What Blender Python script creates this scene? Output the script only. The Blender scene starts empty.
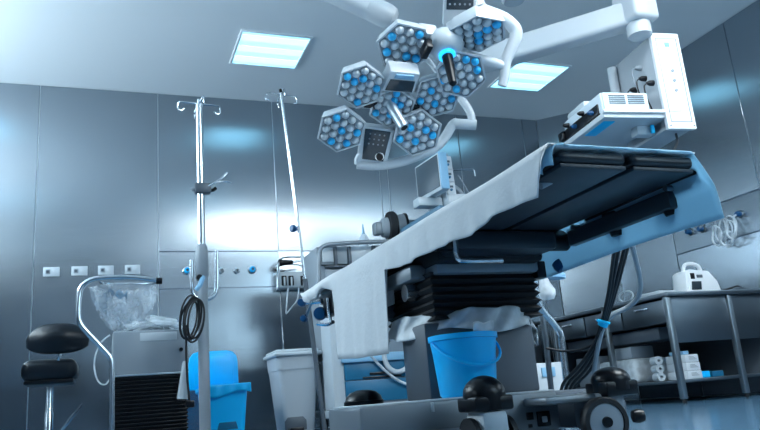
import bpy, bmesh, math, random
from mathutils import Vector as V, Matrix as M
random.seed(7)
SC = bpy.context.scene
COL = SC.collection
PI = math.pi
# ------------------------------------------------------------------ camera
CZ = 0.205
F_PX = 717.15
def cam_axes(yaw, pitch, roll):
    f = V((math.sin(yaw)*math.cos(pitch), math.cos(yaw)*math.cos(pitch), math.sin(pitch)))
    r0 = V((math.cos(yaw), -math.sin(yaw), 0)); u0 = r0.cross(f)
    return (math.cos(roll)*r0 + math.sin(roll)*u0, -math.sin(roll)*r0 + math.cos(roll)*u0, f)
CR, CU, CF = cam_axes(.3743, .25212, -.08296)
cd = bpy.data.cameras.new('camera'); co = bpy.data.objects.new('camera', cd); COL.objects.link(co)
cd.sensor_width = 36; cd.lens = F_PX*36/760; cd.clip_start = .05; cd.clip_end = 100
mw = M((CR, CU, -CF)).transposed().to_4x4(); mw.translation = (0, 0, CZ); co.matrix_world = mw
SC.camera = co
def ray(x, y): return CR*((x-380)/F_PX) - CU*((y-215)/F_PX) + CF
O0 = V((0, 0, CZ))
def atD(x, y, d): return O0 + ray(x, y)*d
def atY(x, y, Y): v = ray(x, y); return O0 + v*(Y/v.y)
def atX(x, y, X): v = ray(x, y); return O0 + v*(X/v.x)
def atZ(x, y, Z): v = ray(x, y); return O0 + v*((Z-CZ)/v.z)

# ------------------------------------------------------------------ materials
def mat(name, col, rough=.5, metal=0., spec=.5, trans=0., alpha=1., emit=None, estr=0., noise=0., nscale=20., nstretch=(1, 1, 1), bump=0., coat=0., ior=1.45):
    m = bpy.data.materials.new(name); m.use_nodes = True
    nt = m.node_tree; b = nt.nodes['Principled BSDF']
    b.inputs['Base Color'].default_value = (*col, 1); b.inputs['Roughness'].default_value = rough
    b.inputs['Metallic'].default_value = metal; b.inputs['Specular IOR Level'].default_value = spec
    b.inputs['Transmission Weight'].default_value = trans; b.inputs['Alpha'].default_value = alpha
    b.inputs['Coat Weight'].default_value = coat; b.inputs['IOR'].default_value = ior
    if emit: b.inputs['Emission Color'].default_value = (*emit, 1); b.inputs['Emission Strength'].default_value = estr
    if noise or bump:
        tc = nt.nodes.new('ShaderNodeTexCoord'); mp = nt.nodes.new('ShaderNodeMapping'); mp.inputs['Scale'].default_value = nstretch
        nz = nt.nodes.new('ShaderNodeTexNoise'); nz.inputs['Scale'].default_value = nscale; nz.inputs['Detail'].default_value = 4
        nt.links.new(tc.outputs['Object'], mp.inputs['Vector']); nt.links.new(mp.outputs[0], nz.inputs['Vector'])
        if noise:
            mr = nt.nodes.new('ShaderNodeMapRange')
            mr.inputs['To Min'].default_value = max(0, rough-noise); mr.inputs['To Max'].default_value = min(1, rough+noise)
            nt.links.new(nz.outputs['Fac'], mr.inputs['Value']); nt.links.new(mr.outputs[0], b.inputs['Roughness'])
        if bump:
            bp = nt.nodes.new('ShaderNodeBump'); bp.inputs['Strength'].default_value = bump; bp.inputs['Distance'].default_value = .01
            nt.links.new(nz.outputs['Fac'], bp.inputs['Height']); nt.links.new(bp.outputs[0], b.inputs['Normal'])
    return m
def clear(name, col, a, rough=.15):
    """thin clear plastic film: mostly see-through with a soft sheen"""
    m = bpy.data.materials.new(name); m.use_nodes = True; nt = m.node_tree
    b = nt.nodes['Principled BSDF']; b.inputs['Base Color'].default_value = (*col, 1); b.inputs['Roughness'].default_value = rough
    t = nt.nodes.new('ShaderNodeBsdfTransparent'); mx = nt.nodes.new('ShaderNodeMixShader'); nz = nt.nodes.new('ShaderNodeTexNoise')
    tc = nt.nodes.new('ShaderNodeTexCoord'); nt.links.new(tc.outputs['Object'], nz.inputs['Vector'])
    nz.inputs['Scale'].default_value = 14; mr = nt.nodes.new('ShaderNodeMapRange')
    mr.inputs['From Min'].default_value = .35; mr.inputs['From Max'].default_value = .65
    mr.inputs['To Min'].default_value = max(0, a-.2); mr.inputs['To Max'].default_value = min(1, a+.2)
    nt.links.new(nz.outputs['Fac'], mr.inputs['Value']); nt.links.new(mr.outputs[0], mx.inputs[0])
    nt.links.new(t.outputs[0], mx.inputs[1]); nt.links.new(b.outputs[0], mx.inputs[2])
    nt.links.new(mx.outputs[0], nt.nodes['Material Output'].inputs['Surface'])
    return m
def brushed(name, tangent):
    m = mat(name, (.37, .415, .455), .23, 1., noise=.04, nscale=6, nstretch=(.6, .6, 8), bump=.010)
    nt = m.node_tree; b = nt.nodes['Principled BSDF']; b.inputs['Anisotropic'].default_value = .75
    c = nt.nodes.new('ShaderNodeCombineXYZ')
    for k in range(3): c.inputs[k].default_value = tangent[k]
    nt.links.new(c.outputs[0], b.inputs['Tangent']); return m
STEELW = brushed('brushed_steel_cladding', (1, 0, 0)); STEELR = brushed('brushed_steel_cladding_side', (0, 1, 0)); STEELC = brushed('brushed_steel_cladding_corner', (.707, -.707, 0))
STEELJ = mat('steel_joint', (.66, .72, .76), .35, 1.)
STEEL = mat('polished_steel', (.72, .76, .8), .2, 1.)
LEGM = mat('counter_leg_steel', (.27, .31, .34), .4, 1.)
HANDLE = mat('satin_handle', (.55, .62, .68), .38, .8)
STEELD = mat('satin_steel_furniture', (.17, .20, .23), .36, 1., noise=.05, nscale=9, nstretch=(1, 8, 1))
CEIL = mat('ceiling_paint', (.86, .89, .91), .55, noise=.05, nscale=4)
FLOOR = mat('blue_vinyl_floor', (.085, .175, .27), .16, noise=.05, nscale=3)
DARKWALL = mat('dark_steel_cladding', (.16, .20, .25), .35, 1.)
WHITE = mat('white_enamel', (.56, .60, .64), .3)
BING = mat('pale_grey_bin_plastic', (.44, .48, .52), .42)
WHITEP = mat('white_plastic', (.55, .60, .64), .4)
GREYP = mat('grey_plastic', (.28, .32, .36), .45)
GREYM = mat('grey_painted_metal', (.22, .25, .28), .4, .3)
GREYD = mat('dark_grey_paint', (.085, .105, .13), .42)
BLACK = mat('black_plastic', (.005, .006, .009), .28, spec=.35)
WHITEB = mat('bright_white_panel', (.88, .9, .92), .35)
BLACKM = mat('matt_black', (.006, .008, .012), .7)
RUBBER = mat('black_rubber', (.008, .01, .014), .5)
VINYL = mat('black_vinyl_upholstery', (.008, .012, .018), .3, spec=.4, bump=.05, nscale=60)
PADM = mat('table_pad_foam_cover', (.012, .017, .024), .36)
TABLEM = mat('dark_table_laminate', (.022, .032, .044), .42)
BLUE = mat('bright_blue_plastic', (0., .50, 1.), .35)
BLUEBAG = mat('blue_bin_film', (0.01, .52, 1.), .25)
BLUED = mat('deep_blue_panel', (.01, .14, .27), .35)
BLUEL = mat('pale_blue_top', (.25, .48, .68), .4)
BLUET = mat('blue_knob', (.004, .07, .19), .3)
CYAN = mat('cyan_tape', (0., .55, .95), .5)
SHEET = mat('white_drape_cloth', (.74, .76, .78), .9, spec=.1, bump=.25, nscale=45)
SHEETB = mat('blue_drape_cloth', (.42, .64, .77), .85, spec=.1, bump=.2, nscale=40)
LENS = mat('clear_lens', (.58, .63, .67), .3, .3)
LENSB = mat('blue_lens', (.03, .50, .92), .3, coat=.2)
LENSD = mat('lens_bed', (.20, .24, .28), .35, .6)
SCREEN = mat('dark_screen', (.03, .045, .06), .12)
SCREENG = mat('grey_screen', (.08, .105, .13), .3)
for m_ in (SHEET, SHEETB):      # thin cloth lets some light through
    nt = m_.node_tree; b = nt.nodes['Principled BSDF']; tr = nt.nodes.new('ShaderNodeBsdfTranslucent'); mx_ = nt.nodes.new('ShaderNodeMixShader')
    tr.inputs[0].default_value = b.inputs['Base Color'].default_value; mx_.inputs[0].default_value = .6 if m_ is SHEETB else .15
    nt.links.new(b.outputs[0], mx_.inputs[1]); nt.links.new(tr.outputs[0], mx_.inputs[2]); nt.links.new(mx_.outputs[0], nt.nodes['Material Output'].inputs['Surface'])
FILM = clear('clear_plastic_film', (.7, .77, .83), .3, .12)
FILMW = clear('milky_plastic_film', (.66, .71, .75), .88, .35)
TUBEC = clear('clear_silicone_tube', (.75, .82, .88), .62, .12)
PANEL = mat('light_diffuser', (.8, .9, 1.), .5, emit=(.26, .82, 1.15), estr=1.0)
TUBEL = mat('light_diffuser_tube_band', (.8, .9, 1.), .5, emit=(.40, .88, 1.1), estr=1.05)
FILLW = mat('bright_fill_emitter', (.8, .9, 1.), .5, emit=(.72, .90, 1.), estr=8.5)  # glow of the added fill pane on the left wall
FILLD = mat('dim_fill_emitter', (.8, .9, 1.), .5, emit=(.62, .88, 1.), estr=2.0)  # glow of the added fill pane on the front wall
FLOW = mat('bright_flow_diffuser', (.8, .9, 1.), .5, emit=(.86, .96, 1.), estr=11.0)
RINGB = mat('lit_blue_ring', (0., .3, .9), .3, emit=(.02, .42, 1.), estr=1.2)

# ------------------------------------------------------------------ mesh helper
class MB:
    def __init__(s): s.bm = bmesh.new()
    def _x(s, vs, mx):
        if mx is not None: bmesh.ops.transform(s.bm, matrix=mx, verts=vs)
    def merge(s, b2, mx=None):
        me = bpy.data.meshes.new('t'); b2.to_mesh(me); b2.free()
        if mx is not None: me.transform(mx)
        s.bm.from_mesh(me); bpy.data.meshes.remove(me); return s
    def box(s, lo, hi, bev=.004, mx=None, seg=2):
        b = bmesh.new(); bmesh.ops.create_cube(b, size=1)
        lo, hi = V(lo), V(hi); c = (lo+hi)/2; d = hi-lo
        for v in b.verts: v.co = V((v.co.x*d.x, v.co.y*d.y, v.co.z*d.z)) + c
        bev = min(bev, min(abs(q) for q in d)*.45)
        if bev > 0: bmesh.ops.bevel(b, geom=b.edges[:], offset=bev, segments=seg, affect='EDGES', profile=.5)
        return s.merge(b, mx)
    def cyl(s, p0, p1, r0, r1=None, n=20, bev=0.):
        p0, p1 = V(p0), V(p1); r1 = r0 if r1 is None else r1
        return s.lathe([(0, 0), (r0, 0), (r1, (p1-p0).length), (0, (p1-p0).length)], p0, p1-p0, n)
    def lathe(s, prof, base, axis=(0, 0, 1), n=24):
        b = bmesh.new(); rings = []
        for r, z in prof:
            if r < 1e-6: rings.append([b.verts.new((0, 0, z))])
            else: rings.append([b.verts.new((r*math.cos(2*PI*k/n), r*math.sin(2*PI*k/n), z)) for k in range(n)])
        for A, B in zip(rings, rings[1:]):
            for k in range(n):
                k2 = (k+1) % n
                if len(A) == 1 and len(B) == 1: continue
                if len(A) == 1: b.faces.new((A[0], B[k2], B[k]))
                elif len(B) == 1: b.faces.new((A[k], A[k2], B[0]))
                else: b.faces.new((A[k], A[k2], B[k2], B[k]))
        q = V((0, 0, 1)).rotation_difference(V(axis).normalized()).to_matrix().to_4x4(); q.translation = V(base)
        bmesh.ops.recalc_face_normals(b, faces=b.faces[:])
        return s.merge(b, q)
    def tube(s, pts, r, n=10, smooth=0, closed=False):
        pts = [V(p) for p in pts]
        for _ in range(smooth):
            q = []
            L = len(pts)
            for i in range(L if closed else L-1):
                a, c = pts[i], pts[(i+1) % L]
                q += [a*.75+c*.25, a*.25+c*.75]
            if not closed: q = [pts[0]]+q[1:-1]+[pts[-1]]
            pts = q
        b = bmesh.new(); rings = []; L = len(pts); nrm = None
        for i, p in enumerate(pts):
            if closed: t = pts[(i+1) % L]-pts[i-1]
            else: t = pts[min(i+1, L-1)]-pts[max(i-1, 0)]
            if t.length < 1e-9: t = V((0, 0, 1))
            t.normalize()
            if nrm is None:
                nrm = t.orthogonal().normalized()
            else:
                nrm = nrm - t*nrm.dot(t)
                nrm = nrm.normalized() if nrm.length > 1e-6 else t.orthogonal().normalized()
            bn = t.cross(nrm); rr = r(i/(L-1)) if callable(r) else r
            rings.append([b.verts.new(p+(nrm*math.cos(2*PI*k/n)+bn*math.sin(2*PI*k/n))*rr) for k in range(n)])
        for i in range(L if closed else L-1):
            A, B = rings[i], rings[(i+1) % L]
            for k in range(n): b.faces.new((A[k], A[(k+1) % n], B[(k+1) % n], B[k]))
        if not closed: b.faces.new(rings[0][::-1]); b.faces.new(rings[-1])
        bmesh.ops.recalc_face_normals(b, faces=b.faces[:])
        return s.merge(b)
    def prism(s, poly, depth, mx=None, bev=0., top=1.):
        """polygon in local xy, extruded along local z; top scales the far face"""
        b = bmesh.new()
        A = [b.verts.new((x, y, 0)) for x, y in poly]; B = [b.verts.new((x*top, y*top, depth)) for x, y in poly]
        b.faces.new(A[::-1]); b.faces.new(B); n = len(A)
        for k in range(n): b.faces.new((A[k], A[(k+1) % n], B[(k+1) % n], B[k]))
        bmesh.ops.recalc_face_normals(b, faces=b.faces[:])
        if bev: bmesh.ops.bevel(b, geom=b.edges[:], offset=bev, segments=2, affect='EDGES', profile=.5)
        return s.merge(b, mx)
    def grid(s, fn, nu, nv):
        b = bmesh.new()
        g = [[b.verts.new(fn(i/nu, j/nv)) for j in range(nv+1)] for i in range(nu+1)]
        for i in range(nu):
            for j in range(nv): b.faces.new((g[i][j], g[i+1][j], g[i+1][j+1], g[i][j+1]))
        bmesh.ops.recalc_face_normals(b, faces=b.faces[:])
        return s.merge(b)
    def build(s, name, m, parent=None, smooth=True, solid=0., origin=None):
        me = bpy.data.meshes.new(name)
        o = bpy.data.objects.new(name, me); COL.objects.link(o)
        if parent is not None:
            og = worigin(parent); o.parent = parent; o.location = (0, 0, 0)
        else:
            c = [v.co for v in s.bm.verts]
            og = V(origin) if origin else V(((min(v.x for v in c)+max(v.x for v in c))/2, (min(v.y for v in c)+max(v.y for v in c))/2, min(v.z for v in c)))
            o.location = og
        bmesh.ops.translate(s.bm, verts=s.bm.verts[:], vec=-og)
        s.bm.to_mesh(me); s.bm.free(); me.materials.append(m)
        if smooth:
            for p in me.polygons: p.use_smooth = True
            try: me.set_sharp_from_angle(angle=math.radians(38))
            except Exception: pass
        if solid:
            md = o.modifiers.new('thickness', 'SOLIDIFY'); md.thickness = solid; md.offset = 0
        return o
def worigin(o):
    v = V(o.location)
    while o.parent: o = o.parent; v += V(o.location)
    return v
def tag(o, label, cat, group=None):
    o['label'] = label; o['category'] = cat
    if group: o['group'] = group
    return o
def thing(name, label, cat, loc, group=None):
    o = bpy.data.objects.new(name, None); COL.objects.link(o); o.location = loc; o.empty_display_size = .1
    return tag(o, label, cat, group)
def struct(o): o['kind'] = 'structure'; return o
def Bx(lo, hi, bev=.004): return MB().box(lo, hi, bev)
def copy_tree(o, parent=None):
    c = o.copy(); COL.objects.link(c); c.parent = parent
    for ch in list(o.children): copy_tree(ch, c)
    return c

# ------------------------------------------------------------------ the room
CH = 3.255; YB = 6.71; XR = 5.167; XL = -2.4; YF = -1.3
struct(Bx((XL-.1, YF-.1, -.06), (XR+.1, YB+.1, 0), 0).build('floor', FLOOR))
struct(Bx((XL-.1, YF-.1, CH), (XR+.1, YB+.1, CH+.06), 0).build('ceiling', CEIL))
G = .005
def panel_run(mb, p0, p1, cuts, rows_for, back=.04):
    """cladding panels between plan points p0 and p1; cuts in metres along the run"""
    p0, p1 = V((*p0, 0)), V((*p1, 0)); d = (p1-p0).normalized(); nrm = V((d.y, -d.x, 0))
    for i, (a, b) in enumerate(zip(cuts, cuts[1:])):
        for z0, z1 in rows_for(i):
            c = (a+b)/2; w = b-a-2*G; h = z1-z0-2*G
            mx = M((d, -nrm, V((0, 0, 1)))).transposed().to_4x4(); mx.translation = p0+d*c+V((0, 0, (z0+z1)/2))
            mx = mx @ M.Rotation(math.radians(-2.2 if abs(z0-1.335) < .01 else 0), 4, 'X')
            mb.box((-w/2, 0, -h/2), (w/2, back, h/2), .0015, mx, 1)
FULL = [(0, CH)]; STRIP = [(0, 1.335), (1.335, 1.682), (1.682, CH)]
xs = [XL, -1.63, -.6, .432, 1.548, 2.67, 2.765, 3.65, 4.505, 4.71]
mb = MB(); panel_run(mb, (XL, YB), (4.71, YB), [x-XL for x in xs], lambda i: STRIP if i == 4 else FULL)
struct(mb.build('wall_back', STEELW))
ys = [0, .34, 1.41, 2.48, 3.55, 4.62, 5.69, 6.76, 7.83, 8.9, 10.45]
mb = MB(); panel_run(mb, (4.71, YB), (XR, YB-.457), [0, .646], lambda i: FULL)
struct(mb.build('wall_corner', STEELC))
y0 = YB-.457
cuts = [0]+[y0-y for y in (5.385, 4.315, 3.245, 2.175, 1.105, .035, YF)]
mb = MB(); panel_run(mb, (XR, y0), (XR, YF), cuts, lambda i: STRIP if i in (1, 2) else FULL)
struct(mb.build('wall_right', STEELR))
mb = MB(); panel_run(mb, (XL, YF), (XL, YB), [0, 1.1, 2.2, 3.3, 4.4, 5.5, 6.6, 8.01], lambda i: FULL)
struct(mb.build('wall_left', STEELR))
mb = MB(); panel_run(mb, (XR, YF), (XL, YF), [0, 1.1, 2.2, 3.3, 4.4, 5.5, 6.6, 7.567], lambda i: FULL)
struct(mb.build('wall_front', DARKWALL))
for k in range(1):  # invented emitting pane behind the camera, added as frontal fill light
    x0 = 2.6
    w_ = struct(Bx((x0, YF+.002, 1.25), (x0+2.0, YF+.03, 3.1), .0).build('window_%d' % (k+1), FILLD))
    m = MB()
    for lo, hi in (((x0-.05, 1.2), (x0, 3.15)), ((x0+2.0, 1.2), (x0+2.05, 3.15)), ((x0, 1.2), (x0+2.0, 1.25)), ((x0, 3.1), (x0+2.0, 3.15)), ((x0+.98, 1.25), (x0+1.02, 3.1))):
        m.box((lo[0], YF+.002, lo[1]), (hi[0], YF+.06, hi[1]), .004)
    struct(m.build('window_frame', STEELJ, w_))
for k in range(1):  # invented emitting pane out of view, added to brighten ceiling and left side
    y_ = 3.3
    w_ = struct(Bx((XL+.002, y_, 2.0), (XL+.03, y_+2.9, 3.1), .0).build('window_%d' % (k+2), FILLW))
    m = MB()
    for lo, hi in (((y_-.05, 1.95), (y_, 3.15)), ((y_+2.9, 1.95), (y_+2.95, 3.15)), ((y_, 1.95), (y_+2.9, 2.0)), ((y_, 3.1), (y_+2.9, 3.15))):
        m.box((XL+.002, lo[0], lo[1]), (XL+.06, hi[0], hi[1]), .004)
    struct(m.build('window_frame', STEELJ, w_))
# joint backing behind the cladding
mb = MB()
mb.box((XL, YB+.012, 0), (4.75, YB+.09, CH), 0); mb.box((XR+.012, YF, 0), (XR+.09, y0+.03, CH), 0)
a = V((4.71, YB, 0)); b_ = V((XR, y0, 0)); n_ = V((1, 1, 0)).normalized()*.014; n2 = V((1, 1, 0)).normalized()*.08
mb.prism([tuple((a+n_)[:2]), tuple((b_+n_)[:2]), tuple((b_+n2)[:2]), tuple((a+n2)[:2])], CH)
struct(mb.build('trim_1', STEELJ, smooth=False))

mb = MB()
for z in (1.3355, 1.6825):
    mb.box((.437, YB-.002, z-.006), (1.543, YB+.006, z+.006), 0); mb.box((XR-.002, 3.25, z-.006), (XR+.006, 5.38, z+.006), 0)
struct(mb.build('trim_2', DARKWALL, smooth=False))

# ------------------------------------------------------------------ ceiling lights
def ceiling_light(x, y, label, group=None):
    t = thing('ceiling_light', label, 'ceiling light', (x, y, CH-.012), group)
    h = .287; z = CH
    m = MB()
    for lo, hi in (((-h-.02, -h-.02), (h+.02, -h)), ((-h-.02, h), (h+.02, h+.02)), ((-h-.02, -h), (-h, h)), ((h, -h), (h+.02, h))):
        m.box((x+lo[0], y+lo[1], z-.012), (x+hi[0], y+hi[1], z), .001)
    m.build('light_frame', CEIL, t)
    Bx((x-h, y-h, z-.006), (x+h, y+h, z-.001), 0).build('diffuser', PANEL, t)
    for k in (-1, 0, 1):
        Bx((x-h, y+k*.19-.05, z-.009), (x+h, y+k*.19+.05, z-.0055), 0).build('light_strip', TUBEL, t)
    return t
ceiling_light(1.309, 5.638, 'lit square ceiling light panel on the left, above the steel back wall')
ceiling_light(3.965, 5.668, 'lit square ceiling light panel right of the surgical lamps, behind the white boom beam')
for x, y in ((-1.35, 5.64), (-1.35, 2.98), (1.31, 2.98), (3.97, 2.98), (-1.35, .32), (1.31, .2)):
    ceiling_light(x, y, 'lit square ceiling light panel outside the picture, lighting the room from above', 'ceiling light panels outside the picture')

# laminar flow field over the room middle, outside the picture
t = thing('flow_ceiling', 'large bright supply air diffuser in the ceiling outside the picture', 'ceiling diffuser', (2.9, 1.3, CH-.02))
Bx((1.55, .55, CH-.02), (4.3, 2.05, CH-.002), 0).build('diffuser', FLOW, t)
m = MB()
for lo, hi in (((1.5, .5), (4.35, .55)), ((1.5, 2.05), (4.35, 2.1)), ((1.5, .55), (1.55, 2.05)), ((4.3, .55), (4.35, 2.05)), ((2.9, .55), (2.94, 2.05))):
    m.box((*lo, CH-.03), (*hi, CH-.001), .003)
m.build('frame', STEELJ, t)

# ------------------------------------------------------------------ wall fittings
for px, lab in ((51.5, 'white wall socket left of the row of four on the steel wall'), (79.5, 'white wall socket second from the left in the row of four'),
                (106, 'white wall socket third in the row, just above the bag hoop'), (132.5, 'white wall socket rightmost of the row of four, above the hanging clear bag')):
    c = atY(px, 272-(px-51)*.03, YB); t = thing('wall_socket', lab, 'wall socket', (c.x, YB, c.z), 'white sockets on the back wall')
    Bx((c.x-.066, YB-.012, c.z-.042), (c.x+.066, YB, c.z+.042), .004).build('socket_plate', WHITEP, t)
    for dx in (-.028, .024):
        Bx((c.x+dx-.018, YB-.0145, c.z-.02), (c.x+dx+.018, YB-.011, c.z+.02), .002).build('socket_outlet', GREYP if dx < 0 else WHITE, t)
    MB().lathe([(0, 0), (.012, 0), (.012, .004), (0, .004)], (c.x-.03, YB-.018, c.z), (0, 1, 0)).build('socket_hole', GREYD, t)
def outlet(c, ax, lab, big, grp):
    ax = V(ax); t = thing('gas_outlet', lab, 'gas outlet', c, grp); r = .028 if big else .018
    MB().lathe([(0, 0), (r+.012, 0), (r+.012, .008), (r, .014), (0, .014)], c, ax).build('outlet_plate', STEEL, t)
    MB().lathe([(r*.45, .012), (r, .012), (r, .04), (r*.8, .05), (r*.45, .05)], c, ax).build('coupling_ring', BLUE if big else GREYP, t)
    MB().lathe([(0, .012), (r*.45, .012), (r*.4, .042), (0, .042)], c, ax).build('coupling_core', GREYD, t)
for px, py, big, lab in ((187, 271, True, 'blue gas outlet on the wall strip left of the drip pole'), (221, 271, False, 'small grey gas outlet on the wall strip right beside the drip pole'),
                         (236.5, 271, False, 'small grey gas outlet between the drip pole and the blue ring outlet'), (252, 270, True, 'blue ring gas outlet at the right end of the back wall strip')):
    c = atY(px, py, YB); outlet((c.x, YB, c.z), (0, -1, 0), lab, big, 'gas outlets on the back wall strip')
for px, py, lab in ((691, 232, 'small dark gas outlet on the right wall, left of two, below the blue drape'), (703, 229, 'small dark gas outlet on the right wall beside the coiled clear tubing'),
                    (741, 214, 'dark blue gas outlet on the right wall above the coiled clear tubing')):
    c = atX(px, py, XR); t = thing('gas_outlet', lab, 'gas outlet', (XR, c.y, c.z), 'gas outlets on the right wall')
    MB().lathe([(0, 0), (.036, 0), (.036, .008), (.026, .014), (0, .014)], (XR, c.y, c.z), (-1, 0, 0)).build('outlet_plate', STEELD, t)
    MB().lathe([(0, .012), (.024, .012), (.024, .05), (.018, .06), (0, .06)], (XR, c.y, c.z), (-1, 0, 0)).build('coupling_ring', BLUET, t)
# coiled clear tubing hanging from the right outlets
t = thing('coiled_tubing', 'coil of clear plastic tubing hanging on the right steel wall above the counter', 'tubing', (XR-.07, 4.72, 1.32))
c0 = atX(728, 230, XR-.06)
for k, (dy, dz, ry, rz_) in enumerate(((.08, .02, .06, .12), (.02, -.02, .075, .13), (-.06, .01, .06, .1), (.1, -.03, .05, .09), (-.02, -.08, .07, .06), (-.09, -.02, .045, .08))):
    pts = [c0+V((-.012*k+.01*math.sin(3*a), dy+ry*math.cos(a), dz+rz_*math.sin(a))) for a in [2*PI*i/26 for i in range(26)]]
    MB().tube(pts, .0085, 8, closed=True).build('tube_loop', TUBEC, t)
MB().tube([c0+V((-.02, -.1, .02)), c0+V((-.03, -.11, .1)), (XR-.05, atX(741, 214, XR).y, atX(741, 214, XR).z-.01)], .0085, 8, 2).build('tube_end', TUBEC, t)
MB().tube([c0+V((-.03, .06, .1)), c0+V((-.03, .1, .17)), (XR-.05, atX(703, 229, XR).y, atX(703, 229, XR).z)], .0085, 8, 2).build('tube_end', TUBEC, t)

# ------------------------------------------------------------------ operating stool (left)
sx, sy = -.345, 5.3
t = thing('operating_stool', 'black upholstered stool with low backrest and steel column by the left wall', 'stool', (sx, sy, 0))
MB().box((sx-.165, sy-.18, .495), (sx+.17, sy+.18, .635), .058, seg=5).build('seat', VINYL, t)
MB().box((sx-.145, sy-.16, .475), (sx+.15, sy+.16, .505), .012).build('seat_pan', BLACK, t)
MB().grid(lambda u, v: V((sx+.05+(u-.5)*(.35 if v < .45 else .35*(1-.3*((v-.45)/.55)**2)), sy-.15-.025*math.cos((u-.5)*PI)-.04*math.sin(v*PI)*math.sin(u*PI), .758+(v-.5)*.165*(1-.4*(abs(u-.5)*2)**4))), 18, 10).build('backrest', VINYL, t, solid=.05)
MB().tube([(sx+.06, sy-.14, .73), (sx+.06, sy-.16, .66), (sx+.05, sy-.14, .6), (sx+.03, sy-.1, .49)], .014, 10, 1).build('backrest_bracket', STEEL, t)
MB().lathe([(0, .08), (.028, .08), (.028, .3), (.022, .31), (.022, .47), (0, .47)], (sx, sy, 0)).build('column', STEEL, t)
for k in range(5):
    a = 2*PI*k/5+.25; d = V((math.cos(a), math.sin(a), 0))
    lg = MB().tube([V((sx, sy, .11)), V((sx, sy, .10))+d*.14, V((sx, sy, .075))+d*.27], .017, 8, 1).build('leg', STEEL, t)
    MB().cyl(V((sx, sy, .03))+d*.27+V((-d.y, d.x, 0))*.014, V((sx, sy, .03))+d*.27-V((-d.y, d.x, 0))*.014, .03).build('castor', BLACK, lg)
MB().tube([(sx+.03, sy-.05, .12), (sx+.1, sy-.13, .2), atY(82, 404, sy-.13)], .011, 8, 1).build('foot_lever', STEEL, t)
# rim of a steel bowl stand at the far left edge
t = thing('bowl_stand', 'edge of a steel bowl on a stand cut off by the left picture edge', 'bowl stand', (-.82, 5.1, 0))
bz = atY(8, 341, 5.1).z
MB().lathe([(0, -.09), (.1, -.085), (.17, -.03), (.2, 0), (.205, .004), (.198, .004), (.165, -.026), (.1, -.078), (0, -.083)], (-.82, 5.1, bz), n=40).build('bowl', STEEL, t)
MB().cyl((-.82, 5.1, .03), (-.82, 5.1, bz-.085), .014).build('post', STEEL, t)
MB().lathe([(0, 0), (.2, 0), (.2, .015), (.03, .035), (0, .035)], (-.82, 5.1, 0), n=32).build('base', STEELD, t)

# ------------------------------------------------------------------ hoop stand with clear bag
hy = 4.5
t = thing('waste_bag_stand', 'bent steel tube stand with a hoop for the clear bag, left of the drip pole', 'bag stand', (.035, hy, 0))
P = lambda x, y, dy=0: atY(x, y, hy+dy)
MB().tube([(.035, hy, .06), (.033, hy, .30), P(112, 366), P(111, 358), P(104, 350), P(84, 329), P(79, 322), P(78, 312), P(79, 295), P(81, 287), P(88, 281), P(98, 278), P(130, 277), P(160, 281)], .0165, 12, 1).build('bent_tube', STEEL, t)
hp = [P(88, 281)+V((.01, 0, .0)), P(98, 278)+V((0, .04, .004)), P(98, 277)+V((.02, .25, 0)), P(125, 275)+V((0, .3, 0)), P(150, 277)+V((.02, .26, 0)), P(160, 281)]
MB().tube(hp, .008, 8, 2).build('hoop', STEEL, t)
MB().cyl(P(156, 281)-V((0, .0, .0)), P(162, 281), .02).build('end_cap', BLACK, t)
MB().box((-.2, hy-.2, 0.0), (.2, hy+.26, .05), .015).build('base', STEELD, t)
def bagf(u, v):
    a = u*2*PI; pinch = 1-.5*v**1.6
    c = P(124, 281)+V((.0, .14, 0)); wob = .02*math.sin(5*a+4*v)*v+.012*math.sin(11*a+7*v)
    return c+V((.185*math.cos(a)*pinch+.03*v+wob, .13*math.sin(a)*pinch+wob, -.012-.235*v+.03*math.cos(a)*v+.012*math.sin(3*a)*v))
bg = tag(MB().grid(bagf, 44, 14).build('clear_bag', FILM, solid=.0015), 'crumpled clear plastic bag hanging from the steel hoop stand', 'plastic bag')
t2 = thing('blue_glove_wrap', 'dark blue crumpled wrap inside the clear hanging bag', 'wrapper', P(116, 291)+V((0, .12, 0)))
MB().grid(lambda u, v: P(116, 291)+V(((u-.5)*.13, .12+(v-.5)*.09, .035*math.sin(u*7)*math.cos(v*5)-.02*abs(u-.5))), 10, 8).build('folded_film', BLUED, t2, solid=.003)

# ------------------------------------------------------------------ heater cooler cart
cx0, cx1, cy = .035, .50, 4.9
t = thing('cooling_unit', 'grey equipment cart with black ribbed front, below the hanging clear bag', 'equipment cart', ((cx0+cx1)/2, cy+.25, 0))
Bx((cx0, cy, .485), (cx1, cy+.5, .765), .014).build('upper_housing', GREYP, t)
Bx((cx0+.01, cy+.012, .07), (cx1-.01, cy+.49, .485), .008).build('lower_body', BLACKM, t)
m = MB()
for k in range(17): m.box((cx0+.004, cy-.004, .085+k*.0235), (cx1-.004, cy+.03, .096+k*.0235), .003)
m.build('cooling_fins', BLACK, t)
Bx((cx0-.002, cy-.006, .478), (cx1+.002, cy+.1, .49), .003).build('trim_rail', STEELJ, t)
Bx(( .20, cy-.004, .695), (.43, cy+.004, .748), .003).build('label_plate', WHITEP, t)
MB().lathe([(0, 0), (.014, 0), (.012, .02), (0, .02)], (.455, cy, .63), (0, -1, 0)).build('knob', BLACK, t)
for xx in (cx0+.05, cx1-.05):
    for yy in (cy+.06, cy+.43): MB().cyl((xx-.016, yy, .035), (xx+.016, yy, .035), .035).build('castor', BLACK, t)
t = thing('tubing_bundle', 'folded bundle of clear wrapped tubing lying on top of the grey cart', 'tubing', (.27, cy+.2, .765))
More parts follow.
